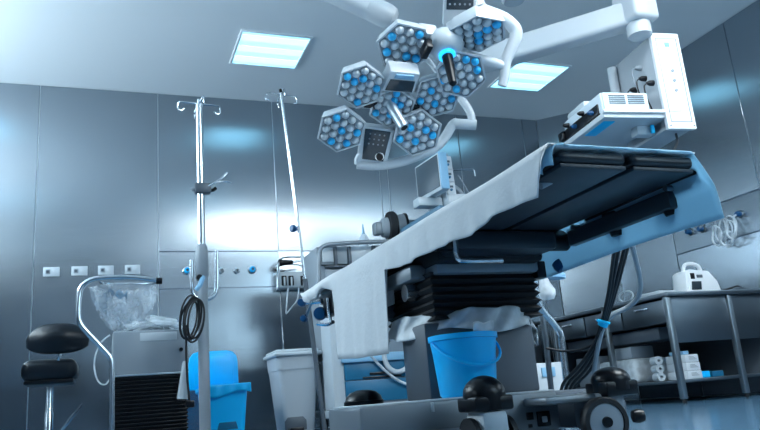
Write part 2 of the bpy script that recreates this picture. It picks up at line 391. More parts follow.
for k in range(7):
    xa, xb = .08+.012*k, .47-.008*k; z = .782+.0165*(k % 5); yy = cy+.06+.035*k
    MB().tube([(xa+.03, yy, z), (xa+.12, yy+.02, z+.02+.006*(k % 3)), (xb-.14, yy-.01, z+.028), (xb, yy+.02, z+.006*(k % 2))], .0125, 8, 2).build('tube_fold', FILMW if k % 2 else TUBEC, t)
MB().grid(lambda u, v: V((.06+.40*u, cy+.04+.3*v, .772+.085*math.sin(PI*min(1, u*1.15))*(.55+.3*v)+.012*math.sin(u*17+v*6))), 20, 10).build('wrap_film', FILM, t, solid=.0015)
t = thing('looped_cable', 'thin clear hose loop hanging beside the grey cart', 'hose', P(97, 365, .35))
MB().tube([P(110, 335, .35), P(100, 342, .35), P(93, 362, .35), P(97, 382, .35), P(106, 386, .35), P(111, 376, .35)], .005, 8, 2).build('loop', TUBEC, t)

# ------------------------------------------------------------------ drip pole (left)
iy = 4.6; ix = .563
t = thing('drip_pole', 'tall straight steel drip pole with four hooks, in front of the blue bin', 'drip pole', (ix, iy, 0))
MB().cyl((ix, iy, .06), (ix, iy, 1.25), .034, .034).build('lower_post', GREYP, t)
MB().cyl((ix, iy, 1.2), (ix, iy, 2.235), .0235, .0235).build('mast', STEEL, t)
MB().lathe([(.034, 0), (.04, .01), (.04, .16), (.034, .2), (.02, .22)], (ix, iy, 1.05)).build('post_collar', GREYP, t)
MB().cyl((ix, iy, 2.235), (ix, iy, 2.27), .012).build('tip', STEEL, t)
for a in (0.1, PI/2+.1, PI+.1, 3*PI/2+.1):
    d = V((math.cos(a), math.sin(a), 0)); b0 = V((ix, iy, 2.24))
    MB().tube([b0, b0+d*.1, b0+d*.14+V((0, 0, .0)), b0+d*.145-V((0, 0, .05)), b0+d*.12-V((0, 0, .065)), b0+d*.10-V((0, 0, .045))], .006, 8, 1).build('hook', STEEL, t)
Q = lambda x, y, dy=0: atY(x, y, iy+dy)
cl = MB().box(tuple(Q(196, 191)-V((.01, .04, .02))), tuple(Q(209, 187)+V((.01, .03, .02))), .01).build('clamp', GREYD, t)
MB().tube([Q(191, 190), Q(198, 187), Q(206, 188)], .013, 8, 1).build('clamp_handle', GREYP, cl)
MB().tube([Q(205, 189), Q(212, 191), Q(216, 188)], .012, 8, 1).build('clamp_handle', BLACK, cl)
MB().tube([Q(207, 187, -.03), Q(216, 182, -.05), Q(222, 178, -.05), Q(227, 173, -.03)], .008, 8, 1).build('clip_arm', STEEL, t)
MB().tube([Q(216, 182, -.05), Q(225, 181, -.05), Q(231, 183, -.02)], .007, 8, 1).build('clip_arm', STEEL, t)
MB().tube([Q(217, 250), Q(217, 285), Q(216, 293), Q(212, 298), Q(203, 300)], .014, 10, 1).build('push_handle', STEEL, t)
MB().tube([Q(191.5, 260), Q(191.5, 285), Q(193, 296), Q(203, 300)], .013, 10, 1).build('push_handle', STEEL, t)
MB().tube([Q(203, 277, -.05), Q(200, 285, -.09), Q(196, 290, -.09)], .015, 8, 0).build('release_lever', BLUEL, t)
MB().lathe([(0, 0), (.02, 0), (.018, .03), (0, .03)], Q(199, 278, -.035), (0, -1, 0)).build('lever_pivot', BLACK, t)
for k in range(5):
    a = 2*PI*k/5+.4; d = V((math.cos(a), math.sin(a), 0))
    lg = MB().tube([V((ix, iy, .1)), V((ix, iy, .085))+d*.15, V((ix, iy, .065))+d*.28], .018, 8, 1).build('leg', STEEL, t)
    MB().cyl(V((ix, iy, .03))+d*.28+V((-d.y, d.x, 0))*.013, V((ix, iy, .03))+d*.28-V((-d.y, d.x, 0))*.013, .03).build('castor', BLACK, lg)
t = thing('cable_coil', 'coil of black cable looped over the handle of the straight drip pole', 'cable', Q(192, 320, -.07))
for k in range(6):
    c = Q(188.5+1.5*k, 317+1.6*((k*2) % 3), -.06-.008*k)
    pts = [c+V((.052+.007*math.sin(k))*0+.0 for _ in ()) if False else c+V(((.05+.006*math.sin(k*2))*math.cos(a)+.016*math.sin(a), .01*math.sin(2*a+k), (.125+.008*math.cos(k*3))*math.sin(a))) for a in [2*PI*i/24 for i in range(24)]]
    MB().tube(pts, .006, 8, closed=True).build('cable_loop', RUBBER, t)
MB().tube([Q(187, 325, -.06), Q(186, 345, -.06), Q(187, 375, -.06), Q(189, 398, -.06), Q(190, 403, -.06)], .007, 8, 1).build('cable_tail', RUBBER, t)
MB().box(tuple(Q(190, 404, -.08)-V((.022, .02, .02))), tuple(Q(190, 404, -.05)+V((.022, .02, .02))), .008).build('cable_plug', BLACK, t)
t = thing('tapered_bottle', 'white tapered plastic sleeve hanging beside the black cable on the grey cart', 'sleeve', Q(183, 398, .22))
MB().lathe([(0, 0), (.034, 0), (.036, .01), (.018, .2), (.013, .235), (0, .235)], Q(182.5, 399, .22), (.08, 0, 1), 20).build('sleeve_body', WHITEP, t)

# ------------------------------------------------------------------ bins
def tapered(mb, lo0, hi0, lo1, hi1, z0, z1, bev=.03, shell=False):
    b = bmesh.new()
    A = [(lo0[0], lo0[1]), (hi0[0], lo0[1]), (hi0[0], hi0[1]), (lo0[0], hi0[1])]; B = [(lo1[0], lo1[1]), (hi1[0], lo1[1]), (hi1[0], hi1[1]), (lo1[0], hi1[1])]
    va = [b.verts.new((*p, z0)) for p in A]; vb = [b.verts.new((*p, z1)) for p in B]
    b.faces.new(va[::-1])
    if not shell: b.faces.new(vb)
    for k in range(4): b.faces.new((va[k], va[(k+1) % 4], vb[(k+1) % 4], vb[k]))
    ed = [e for e in b.edges if abs(e.verts[0].co.z-e.verts[1].co.z) > .01]
    bmesh.ops.bevel(b, geom=ed, offset=bev, segments=4, affect='EDGES', profile=.5)
    return mb.merge(b)
bx0, bx1, by = .645, .985, 5.45
t = thing('pedal_bin', 'bright blue bin with its lid standing open, behind the drip pole', 'bin', ((bx0+bx1)/2, by+.17, 0))
tapered(MB(), (bx0+.04, by+.03), (bx1-.03, by+.33), (bx0+.01, by), (bx1, by+.36), 0.02, .385, .04).build('bin_body', BLUE, t)
m = MB(); m.box((bx0-.005, by-.012, .36), (bx1+.012, by+.372, .402), .016, seg=3); m.build('rim', BLUE, t)
lid = [( -.19, 0), (.19, 0), (.19, .2), (.182, .25), (.155, .283), (.11, .295), (-.11, .295), (-.155, .283), (-.182, .25), (-.19, .2)]
mx = M.Translation(((bx0+bx1)/2-.028, by+.395, .392)) @ M.Rotation(math.radians(86), 4, 'X')
ld = MB().prism(lid, .03, mx, .008).build('lid', BLUE, t)
MB().prism([(x*.8, y*.8+.03) for x, y in lid], .012, mx @ M.Translation((0, 0, .03)), .004).build('lid_panel', BLUE, ld)
MB().grid(lambda u, v: V((bx0-.016+(bx1-bx0+.034)*u, by-.016-.004*math.sin(u*25), .412-(.075+.02*math.sin(u*6))*v)), 24, 5).build('bag_overhang', BLUEBAG, t, solid=.003)
Bx((.74, by-.03, .03), (.88, by+.02, .07), .01).build('pedal', BLUED, t)
m = MB().prism([(-.075, 0), (.075, 0), (.06, .06), (.03, .085), (-.03, .085), (-.06, .06)], .015, M.Translation((.83, by+.035, .09)) @ M.Rotation(PI/2, 4, 'X'), .003); m.build('foot_recess', BLUED, t)
wx0, wx1, wy = 1.235, 1.575, 5.6
t = thing('pedal_bin', 'pale grey pedal bin with closed lid, right of the blue bin', 'bin', ((wx0+wx1)/2, wy+.2, 0))
tapered(MB(), (wx0+.055, wy+.04), (wx1-.045, wy+.36), (wx0+.012, wy+.005), (wx1-.005, wy+.4), 0.02, .50, .04).build('bin_body', BING, t)
tapered(MB(), (wx0+.008, wy), (wx1, wy+.405), (wx0+.002, wy-.005), (wx1+.006, wy+.41), .495, .60, .04).build('bin_collar', BING, t)
m = MB(); m.box((wx0-.018, wy-.03, .598), (wx1+.026, wy+.425, .628), .012, seg=3); m.box((wx0+.0, wy-.005, .625), (wx1+.005, wy+.4, .652), .013, seg=3)
m.build('lid', WHITEP, t)
MB().prism([(-.085, 0), (.085, 0), (.085, .07), (.06, .1), (-.06, .1), (-.085, .07)], .02, M.Translation((1.375, wy+.047, .035)) @ M.Rotation(PI/2, 4, 'X'), .004).build('foot_recess', GREYD, t)
Bx((1.32, wy-.01, .03), (1.43, wy+.05, .055), .008).build('pedal', BLACK, t)

# ------------------------------------------------------------------ suction set on rail + leaning pole
ry = 5.05
R_ = lambda x, y, dy=0: atY(x, y, ry+dy)
tp = thing('drip_pole', 'slim steel drip pole leaning to the left, behind the pale grey bin', 'drip pole', R_(323, 430)*1)
pb = R_(325, 432); pb.z = 0; pt = R_(281, 93)
tp.location = pb
MB().cyl(pb+V((0, 0, .02)), pb+(pt-pb)*.43, .017).build('lower_post', GREYD, tp)
MB().cyl(pb+(pt-pb)*.42, pt, .0125).build('mast', STEEL, tp)
MB().cyl(pt, pt+V((-.005, 0, .03)), .012).build('tip', BLACK, tp)
for a in (0.15, PI/2, PI+.15, 3*PI/2):
    d = V((math.cos(a), math.sin(a), 0)); b0 = pt-V((0, 0, .02))
    MB().tube([b0, b0+d*.09+V((0, 0, .01)), b0+d*.125, b0+d*.13-V((0, 0, .05)), b0+d*.1-V((0, 0, .055))], .0045, 8, 1).build('hook', STEEL, tp)
kp = R_(300, 229)
k_ = MB().lathe([(0, 0), (.022, 0), (.028, .012), (.028, .03), (.02, .04), (0, .04)], R_(295, 229), (-1, -.6, 0)).build('height_knob', BLUET, tp)
MB().cyl(R_(295, 229), kp, .009).build('knob_stem', STEEL, k_)
MB().lathe([(0, 0), (.16, 0), (.16, .012), (.03, .03), (0, .03)], (pb.x, pb.y, 0), n=32).build('base', STEELD, tp)
sy_ = 6.58; S_ = lambda x, y, dy=0: atY(x, y, sy_+dy)
t = thing('suction_unit', 'pale wall rail unit with slotted front and black handle, beside the leaning pole', 'suction unit', S_(300, 290, 0))
a, b = S_(279, 288, 0), S_(321, 271, 0)
Bx((a.x, sy_, a.z), (b.x, YB-.002, b.z), .012).build('housing', WHITEP, t)
for px in (284, 291, 303, 311):
    p = S_(px, 281, 0); sl = Bx((p.x-.024, sy_-.015, p.z-.045), (p.x+.024, sy_+.01, p.z+.05), .006).build('holder_slot', BLACK, t)
    Bx((p.x-.006, sy_-.03, p.z-.05), (p.x+.008, sy_-.008, p.z+.035), .003).build('instrument', WHITEP, sl)
pA = [S_(278, 288, -.01), S_(278, 268, -.01), S_(279, 260, -.01), S_(284, 257, -.01), S_(306, 257, -.01), S_(312, 262, -.01), S_(319, 272, -.01)]
MB().tube(pA, .009, 8, 1).build('frame_tube', STEEL, t)
MB().lathe([(0, 0), (.028, .004), (.033, .03), (.033, 0), (.02, .13), (0, .13)], S_(279, 263, -.05), S_(295, 262, -.05)-S_(279, 263, -.05)).build('black_handle', BLACK, t)
MB().cyl(S_(293, 262, -.05), S_(305, 260, -.05), .011).build('handle_rod', STEEL, t)
for pts in ([(288, 288), (287, 300), (286, 313)], [(299, 288), (298, 300), (291, 308), (286, 314)], [(311, 287), (307, 297), (303, 303)]):
    MB().tube([S_(x, y, -.03) for x, y in pts], .007, 8, 2).build('tube', TUBEC, t)

# ------------------------------------------------------------------ anaesthesia machine
ay = 5.3; A_ = lambda x, y, dy=0: atY(x, y, ay+dy)
t = thing('anaesthesia_machine', 'grey anaesthesia machine with framed upper panels and deep blue drawers, behind the white sheet', 'medical machine', (1.95, ay+.3, 0))
Bx((1.62, ay+.05, .17), (2.32, ay+.6, .535), .012).build('lower_cabinet', GREYP, t)
dr = Bx((1.70, ay+.03, .20), (2.30, ay+.07, .365), .006).build('drawer', BLUED, t)
Bx((1.84, ay+.02, .375), (2.16, ay+.05, .388), .004).build('drawer_slot', BLACK, dr)
dr = Bx((1.70, ay+.03, .37), (2.30, ay+.07, .50), .006).build('drawer', BLUED, t)
Bx((1.9, ay+.018, .40), (2.24, ay+.045, .418), .004).build('drawer_handle', BLACK, dr)
Bx((1.68, ay+.0, .50), (2.33, ay+.6, .565), .012).build('worktop', BLUEL, t)
Bx((1.605, ay+.04, .16), (1.70, ay+.3, 1.08), .012).build('side_column', WHITEP, t)
Bx((1.62, ay+.25, .56), (2.30, ay+.6, 1.2), .012).build('back_body', GREYP, t)
Bx((1.55, ay+.1, 1.08), (2.32, ay+.5, 1.43), .014).build('upper_housing', GREYP, t)
fr = [A_(319, 292), A_(319, 256), A_(320, 249), A_(325, 245), A_(340, 243.5), A_(388, 241), A_(394, 243), A_(400, 248)]
MB().tube(fr, .0175, 10, 1).build('frame_tube', GREYM, t)
def facebox(px0, py0, px1, py1, dy, th, nm, m_, par):
    p, q = A_(px0, py1, dy), A_(px1, py0, dy)
    return Bx((p.x, ay+dy, p.z), (q.x, ay+dy+th, q.z), .006).build(nm, m_, par)
facebox(321, 246, 335, 265, .065, .05, 'module_frame', GREYM, t)
facebox(323, 248, 333, 262, .055, .05, 'module_panel', WHITEP, t)
facebox(337, 246, 349, 264, .07, .05, 'module_panel', GREYP, t)
facebox(351, 246, 374, 266, .07, .05, 'module_panel', WHITEP, t)
facebox(377, 245, 398, 262, .07, .05, 'module_panel', GREYP, t)
facebox(335, 246, 337, 266, .05, .05, 'divider_post', GREYD, t)
facebox(349, 246, 351, 266, .05, .05, 'divider_post', GREYD, t)
facebox(373, 245, 375.5, 262, .05, .05, 'divider_post', GREYD, t)
facebox(326, 265, 352, 267.5, .045, .05, 'shelf_rail', GREYD, t)
facebox(327, 269, 346, 287, .07, .05, 'module_panel', GREYP, t)
MB().tube([A_(383, 350), A_(386, 366), A_(396, 373), A_(407, 369), A_(409, 360), A_(411, 348)], .02, 10, 2).build('breathing_hose', WHITEP, t)
MB().tube([A_(371, 356), A_(383, 369), A_(398, 381), A_(412, 386)], .011, 10, 2).build('breathing_hose', TUBEC, t)
MB().lathe([(0, 0), (.018, 0), (.024, .03), (.024, .07), (.012, .09), (0, .09)], A_(409.5, 365), (0.05, 0, 1)).build('hose_connector', BLACK, t)
Bx((1.60, ay-.02, .10), (2.36, ay+.62, .16), .02).build('chassis', WHITEP, t)
for xx in (1.66, 2.3):
    for yy in (ay+.05, ay+.55): MB().cyl((xx-.02, yy, .05), (xx+.02, yy, .05), .05).build('castor', BLACK, t)
zt = 1.432
t = thing('spray_bottle', 'small translucent bottle with pointed cap standing on the framed panel rack', 'bottle', A_(364, 243, .2))
c = A_(364, 243, .2); c.z = 1.4315
MB().lathe([(0, 0), (.036, 0), (.04, .01), (.04, .085), (.03, .11), (.016, .125), (0, .125)], c).build('bottle_body', mat('milky_bottle', (.7, .8, .88), .3, trans=.3), t)
MB().lathe([(0, .12), (.014, .12), (.011, .15), (.004, .215), (0, .215)], c).build('cap', BLUEL, t)
# grey drum ventilator head
t = thing('ventilator_head', 'round grey drum with thick black ring standing on the rack beside the white sheet', 'ventilator', A_(395, 240, .25))
E_ = lambda x, y, dy=0: atY(x, y, ay+.15+dy)
c = E_(384, 228); ax = V((1, -.12, .02)).normalized()
MB().lathe([(0, -.03), (.06, -.03), (.08, -.015), (.088, .02), (.088, .05), (0, .05)], c, ax, 28).build('drum_cap', GREYP, t)
MB().lathe([(.09, .03), (.13, .035), (.138, .05), (.138, .085), (.125, .1), (.09, .1)], c, ax, 32).build('drum_ring', BLACKM, t)
MB().lathe([(0, .08), (.11, .08), (.11, .19), (.09, .2), (0, .2)], c, ax, 28).build('drum_body', GREYP, t)
MB().lathe([(.108, .17), (.12, .173), (.12, .19), (.108, .193)], c, ax, 28).build('drum_band', BLACK, t)
p = E_(378.5, 229); MB().box(tuple(p-V((.045, .05, .055))), tuple(p+V((.03, .05, .055))), .02).build('side_nozzle', GREYM, t)
p = E_(409, 226); MB().box((p.x-.09, p.y, p.z-.07), (p.x+.12, p.y+.14, p.z+.06), .012).build('rear_block', GREYM, t)
MB().cyl((c.x+.06, c.y, 1.4305), (c.x+.06, c.y, c.z-.05), .035).build('stem', BLACK, t)
# monitor trolley
my = 5.0; N_ = lambda x, y, dy=0: atY(x, y, my+dy)
t = thing('monitor_trolley', 'slanting pale blue tray on a post carrying the monitor, behind the operating table', 'trolley', (2.45, my+.05, 0))
p0, p1 = N_(413, 230, .3), N_(453, 206, -.2)
d = (p1-p0); L = d.length; e1 = d.normalized(); e3 = V((0, 0, 1)); e2 = e3.cross(e1).normalized(); e3 = e1.cross(e2)
mx = M((e1, e2, e3)).transposed().to_4x4(); mx.translation = p0
MB().box((0, -.14, -.05), (L, .14, 0), .012, mx).build('tray', mat('slate_blue_tray', (.07, .17, .26), .4), t)
MB().box((-.005, -.145, -.075), (L+.005, .145, -.05), .006, mx).build('tray_underside', GREYD, t)
pm = p0.lerp(p1, .55); MB().cyl((pm.x, pm.y, .06), (pm.x, pm.y, pm.z-.06), .03).build('post', GREYM, t)
Bx((pm.x-.25, pm.y-.25, .0), (pm.x+.25, pm.y+.25, .06), .02).build('base', GREYD, t)
t = thing('patient_monitor', 'flat monitor with blank grey screen facing left, standing on the slanting blue tray', 'monitor', N_(432, 203))
ka, kb = ray(414.6, 167.5), ray(438, 152); Ya = 5.15; Yb = Ya*(ka.z/ka.y)/(kb.z/kb.y)
q0, q1, q2, q3 = atY(414.6, 167.5, Ya), atY(438, 152, Yb), atY(444, 189, Yb), atY(420.5, 203, Ya)
ex = (V((q1.x-q0.x, q1.y-q0.y, 0))).normalized(); ey = V((0, 0, 1)); w = V((q1.x-q0.x, q1.y-q0.y, 0)).length
nb = ex.cross(ey); hgt = ((q0.z-q3.z)+(q1.z-q2.z))/2; s_ = 0
mx = M((ex, ey, nb)).transposed().to_4x4(); mx.translation = V((q0.x, q0.y, q0.z-hgt/2))
def skew(x0, x1, h0, h1, z0, z1, nm, m_, bev=.006):
    b = MB().prism([(x0, -h0+s_*x0*0), (x1, -h0+s_*x1), (x1, h1+s_*x1), (x0, h1+s_*x0*0)], z1-z0, mx @ M.Translation((0, 0, z0)), bev); return b.build(nm, m_, t)
skew(0, w, hgt/2, hgt/2, -.075, 0, 'monitor_housing', WHITEP)
skew(.02, w-.02, hgt/2-.03, hgt/2-.015, -.002, .004, 'screen', SCREENG, .001)
skew(w-.006, w+.012, hgt/2-.005, hgt/2, -.07, .003, 'side_bezel', BLUEL)
pp = N_(431, 203, .0); MB().tube([N_(430, 190, .06), N_(430, 200, .06), N_(426, 207, .06)], .03, 10, 1).build('neck', GREYP, t)
MB().box(tuple(N_(426, 204, .03)-V((.09, .06, .03))), tuple(N_(436, 199, .03)+V((.03, .06, .0))), .012).build('stand_foot', WHITEP, t)
t = thing('infusion_pump', 'upright white infusion pump stack with small keys, right of the monitor', 'infusion pump', N_(453, 205, -.1))
p0, p1 = N_(452, 199, -.1), N_(452, 156, -.1)
mx = M.Translation((p0.x+.0, my-.1, p0.z)) @ M.Rotation(math.radians(-2), 4, 'Y')
hh = p1.z-p0.z
MB().box((-.045, 0, 0), (.05, .12, hh), .012, mx).build('pump_body', WHITE, t)
for k in range(3):
    z0 = hh*(.10+.29*k)
    MB().box((-.036, -.012, z0), (.04, .01, z0+hh*.25), .006, mx).build('pump_door', WHITEP, t)
    MB().lathe([(0, 0), (.011, 0), (.009, .01), (0, .01)], mx @ V((-.0, -.012, z0+hh*.1)), (0, -1, 0)).build('key', BLUED, t)
    MB().box((-.028, -.014, z0+hh*.15), (.02, -.01, z0+hh*.2), .001, mx).build('display', SCREENG, t)
MB().box((-.03, .02, hh), (.035, .1, hh+.03), .012, mx).build('pump_cap', GREYP, t)
MB().box((-.04, -.02, -.05), (.14, .1, .04), .016, mx).build('pump_foot', WHITEP, t)
MB().tube([mx @ V((.05, .03, hh*.3)), mx @ V((.1, .03, hh*.2)), mx @ V((.12, .03, -.02))], .02, 10, 1).build('clamp_arm', GREYP, t)
t = thing('wire_arm', 'thin steel rod reaching right from the infusion pump stack', 'arm', N_(462, 168))
MB().tube([N_(453, 170, -.03), N_(468, 169.5), N_(474, 169), N_(475, 176)], .006, 8, 1).build('rod', STEEL, t)
MB().tube([N_(458, 175, -.03), N_(464, 184), N_(472, 199)], .004, 8, 1).build('drip_line', TUBEC, t)

# ------------------------------------------------------------------ surgical lamps
def frame_at(px, py, d, a2, b2, az, bz):
    c = atD(px, py, d); f = (c-O0).normalized(); r = CR - f*CR.dot(f); r.normalize(); u = r.cross(f)
    a = (r*a2[0] - u*a2[1] + f*az).normalized(); b = r*b2[0] - u*b2[1] + f*bz
    b = (b - a*b.dot(a)).normalized(); n = a.cross(b).normalized()
    if n.dot(f) > 0: n = -n
    return c, a, b, n
RING = .252
HEX = [(math.cos(PI/6+k*PI/3), math.sin(PI/6+k*PI/3)) for k in range(6)]
lens_me = {}
def lens_mesh(kind):
    if kind not in lens_me:
        o = MB().lathe([(0, .012), (.007, .0115), (.014, .008), (.019, .002), (.02, -.006), (.0205, -.012)], (0, 0, 0), (0, 0, 1), 12)
        me = bpy.data.meshes.new('lens'); o.bm.to_mesh(me); o.bm.free(); me.materials.append(LENS if kind == 0 else LENSB)
        for p in me.polygons: p.use_smooth = True
        lens_me[kind] = me
    return lens_me[kind]
def face(e1, e2, n, c, k):
    """turn a module by the share k towards the working field in front of the lamp"""
    n2 = (n*(1-k)+(O0-c).normalized()*k).normalized(); e1 = (e1-n2*e1.dot(n2)).normalized(); return e1, n2.cross(e1), n2
def hexmod(parent, c, e1, e2, n, Rr=.142, blues=(3, 7, 11, 14, 16), depth=.07):
    """hexagonal lamp module; e1,e2 span its face, n points out of the face"""
    mx = M((e1, e2, n)).transposed().to_4x4(); mx.translation = c
    og = worigin(parent)
    m = MB(); P_ = [(x*Rr, y*Rr) for x, y in HEX]
    m.prism([(x*1.0, y*1.0) for x, y in P_], -depth, mx, .006, top=.86)
    # raised rim round the lens bed
    b = bmesh.new(); o_ = [b.verts.new((x, y, 0)) for x, y in P_]; o2 = [b.verts.new((x, y, .012)) for x, y in P_]
    i2 = [b.verts.new((x*.93, y*.93, .012)) for x, y in P_]; i1 = [b.verts.new((x*.93, y*.93, -.002)) for x, y in P_]
    for A, B in ((o_, o2), (o2, i2), (i2, i1)):
        for k in range(6): b.faces.new((A[k], A[(k+1) % 6], B[(k+1) % 6], B[k]))
    bmesh.ops.recalc_face_normals(b, faces=b.faces[:]); m.merge(b, mx)
    mod = m.build('lamp_module', WHITE, parent)
    MB().prism([(x*.925, y*.925) for x, y in P_], .004, mx).build('lens_bed', LENSD, mod)
    i = 0; s = Rr*.355
    for q in range(-2, 3):
        for r in range(-2, 3):
            if abs(q+r) > 2: continue
            x = s*(q+r/2); y = s*math.sqrt(3)/2*r
            # rotate lattice so its corners follow the hexagon corners
            x, y = x*math.cos(PI/6)-y*math.sin(PI/6), x*math.sin(PI/6)+y*math.cos(PI/6)
            kind = 1 if i in blues else 0
            o = bpy.data.objects.new('blue_lens' if kind else 'lens', lens_mesh(kind)); COL.objects.link(o); o.parent = mod
            lm = M.Translation((mx @ V((x, y, .014)))-og) @ mx.to_3x3().to_4x4() @ M.Scale(Rr/.133, 4)
            o.matrix_local = lm; i += 1
    return mod
BL = [(0, 5, 8, 14, 17), (4, 2, 10, 12, 18), (1, 8, 11, 13, 16), (3, 6, 9, 15, 17), (5, 7, 2, 13, 10), (1, 6, 11, 12, 15), (4, 9, 16, 13), (0, 6, 10, 12, 17)]
def basis(c, a, b, n, th, rad, tilt=.0):
    d = a*math.cos(th)+b*math.sin(th); p = c+d*rad
    n2 = (n-d*math.sin(tilt)).normalized(); e1 = (d-n2*d.dot(n2)).normalized(); e2 = n2.cross(e1)
    return p, e1, e2, n2
# --- lamp one (lower left): five hexagons round a centre, control panel, box
c, a, b, n = frame_at(392, 107, 4.0, (-12.5, 31), (42.7, 3.2), 30.3, 14.3)
L1 = thing('surgical_lamp', 'lower surgical lamp with five hexagonal lens modules, silver handle and small control panel', 'surgical lamp', c)
hexmod(L1, c-n*.0, *face(a*.866+b*.5, None, n, c, .25), Rr=.135, blues=BL[4])
for i, (px, py, dd, rr, kf, deg) in enumerate(((417, 132.5, 4.06, .146, .5, 60), (437, 95.5, 4.02, .138, .4, 120), (361, 86, 3.87, .139, .3, 240), (341.5, 130, 3.98, .143, .35, 300))):
    th = math.radians(deg); d = a*math.cos(th)+b*math.sin(th); p = atD(px, py, dd)
    e1, e2, n2 = face(d, None, n, p, kf); rot = PI/6
    hexmod(L1, p, e1*math.cos(rot)+e2*math.sin(rot), -e1*math.sin(rot)+e2*math.cos(rot), n2, Rr=rr, blues=BL[i])
# spine behind the modules
for th in [math.radians(x) for x in (0, 60, 120, 180, 240, 300)]:
    d = a*math.cos(th)+b*math.sin(th); mx = M((d, n.cross(d), n)).transposed().to_4x4(); mx.translation = c
    MB().box((.03, -.03, -.13), (.2, .03, -.08), .01, mx).build('spoke', WHITE, L1)
MB().lathe([(0, -.13), (.1, -.13), (.11, -.1), (.11, -.06), (0, -.06)], c, n).build('hub', WHITE, L1)
for th in (math.radians(90), math.radians(270)):
    d = a*math.cos(th)+b*math.sin(th); mx = M((d, n.cross(d), n)).transposed().to_4x4(); mx.translation = c+d*RING*.5
    MB().box((-.035, -.022, -.05), (.035, .022, .004), .006, mx).build('hinge', BLACK, L1)
hd = (n+CR*.35-CU*.12).normalized(); hb = c+n*.01-CR*.03+CU*.05
MB().lathe([(0, -.02), (.042, -.02), (.042, .012), (.031, .03), (.031, .2), (.028, .218), (.02, .22), (.02, .208), (0, .208)], hb, hd, 24).build('handle', HANDLE, L1)
MB().lathe([(0, .209), (.02, .209), (.02, .221), (0, .221)], hb, hd, 20).build('handle_tip', BLACK, L1)
pc = atD(375.5, 144, 4.09); f1, f2, f3 = face(b, None, n, pc, .55); mx = M((f1, f2, f3)).transposed().to_4x4(); mx.translation = pc; n0 = n; n = f3
hs = MB().prism([(-.085, -.12), (.085, -.12), (.1, .1), (-.1, .1)], -.07, mx, .012); hs.build('control_housing', WHITE, L1)
mx2 = mx @ M.Translation((0, 0, 0))
MB().prism([(-.062, -.1), (.062, -.1), (.074, .085), (-.074, .085)], .006, mx2, .002).build('control_screen', SCREEN, L1)
kn = mx2 @ V((.035, -.07, .004))
MB().lathe([(0, 0), (.022, 0), (.02, .018), (0, .018)], kn, n).build('control_knob', BLACK, L1)
MB().lathe([(.021, 0), (.026, 0), (.026, .006), (.021, .006)], kn, n).build('knob_ring', STEEL, L1)
for k in range(12):
    q = mx2 @ V((-.04+.027*(k % 4), .06-.03*(k//4), .006)); MB().lathe([(0, 0), (.005, 0), (.005, .002), (0, .002)], q, n, 8).build('control_button', GREYP, L1)
n = n0; mx = M((b, -a, n)).transposed().to_4x4(); mx.translation = c-a*RING*.74+b*.0
MB().prism([(-.095, -.075), (.095, -.075), (.085, .075), (-.085, .075)], -.09, mx, .012).build('camera_housing', WHITE, L1)
MB().prism([(-.078, -.06), (.078, -.06), (.07, .02), (-.07, .02)], .005, mx, .002).build('camera_window', SCREEN, L1)
MB().prism([(-.055, .035), (.055, .035), (.05, .065), (-.05, .065)], .012, mx, .004).build('camera_cap', BLUEL, L1)
# support frame behind, towards the upper lamp
MB().tube([atD(408, 66, 4.2), atD(412, 60, 4.2), atD(424, 57, 4.22), atD(430, 62, 4.22), atD(440, 76, 4.2)], .016, 10, 1).build('support_frame', WHITE, L1)
D = atD
MB().tube([D(357, 164, 4.15), D(375, 166, 4.16), D(398, 163, 4.18), D(418, 156, 4.2), D(436, 148, 4.22), D(445, 138, 4.24), D(452, 125, 4.25), D(456, 123, 4.25)], .029, 12, 2).build('yoke_arm', WHITE, L1)
MB().cyl(D(453, 123.5, 4.25), D(476, 125, 4.25), .031).build('yoke_joint', WHITE, L1)
MB().tube([D(471, 124, 4.25), D(472, 117, 4.26), D(468, 108, 4.28), D(459, 96, 4.3), D(454, 84, 4.3)], .024, 12, 2).build('yoke_arm', WHITE, L1)
MB().tube([D(365, 150, 4.12), D(358, 158, 4.14), D(358, 164, 4.15)], .022, 10, 1).build('yoke_end', WHITE, L1)
# --- lamp two (upper right)
D = atD
c, a, b, n = frame_at(447, 55, 3.85, (-12.5, 31), (42.7, 3.2), 30.3, 14.3)
L2 = thing('surgical_lamp', 'upper surgical lamp with three hexagonal lens modules and a black handle', 'surgical lamp', c)
for i, (px, py, dd, kf, rr, deg) in enumerate(((461, 74, 3.93, .5, .146, 28), (478, 33, 3.86, .05, .165, 144), (404, 47, 3.88, .35, .156, 264))):
    th = math.radians(deg); d = a*math.cos(th)+b*math.sin(th); p = D(px, py, dd)
    e1, e2, n2 = face(d, None, (n-CU*(.55 if i == 1 else 0)).normalized(), p, kf); rot = PI/6
    hexmod(L2, p, e1*math.cos(rot)+e2*math.sin(rot), -e1*math.sin(rot)+e2*math.cos(rot), n2, Rr=rr, blues=BL[5+i], depth=.075)
MB().lathe([(0, -.13), (.08, -.13), (.1, -.09), (.1, -.05), (.075, -.015), (.045, -.005), (0, -.005)], c, n, 32).build('hub', WHITE, L2)
for deg in (28, 144, 264):
    th = math.radians(deg); d = a*math.cos(th)+b*math.sin(th); mx = M((d, n.cross(d), n)).transposed().to_4x4(); mx.translation = c
    MB().box((.05, -.045, -.17), (.16, .045, -.09), .014, mx).build('spoke', WHITE, L2)
th = math.radians(264); d = a*math.cos(th)+b*math.sin(th); mx = M((d, n.cross(d), n)).transposed().to_4x4(); mx.translation = c+d*.118
MB().box((-.02, -.05, -.05), (.02, .05, .01), .008, mx).build('hinge', BLACK, L2)
MB().lathe([(.03, -.004), (.046, -.004), (.046, .012), (.03, .012)], c, n, 28).build('light_ring', RINGB, L2)
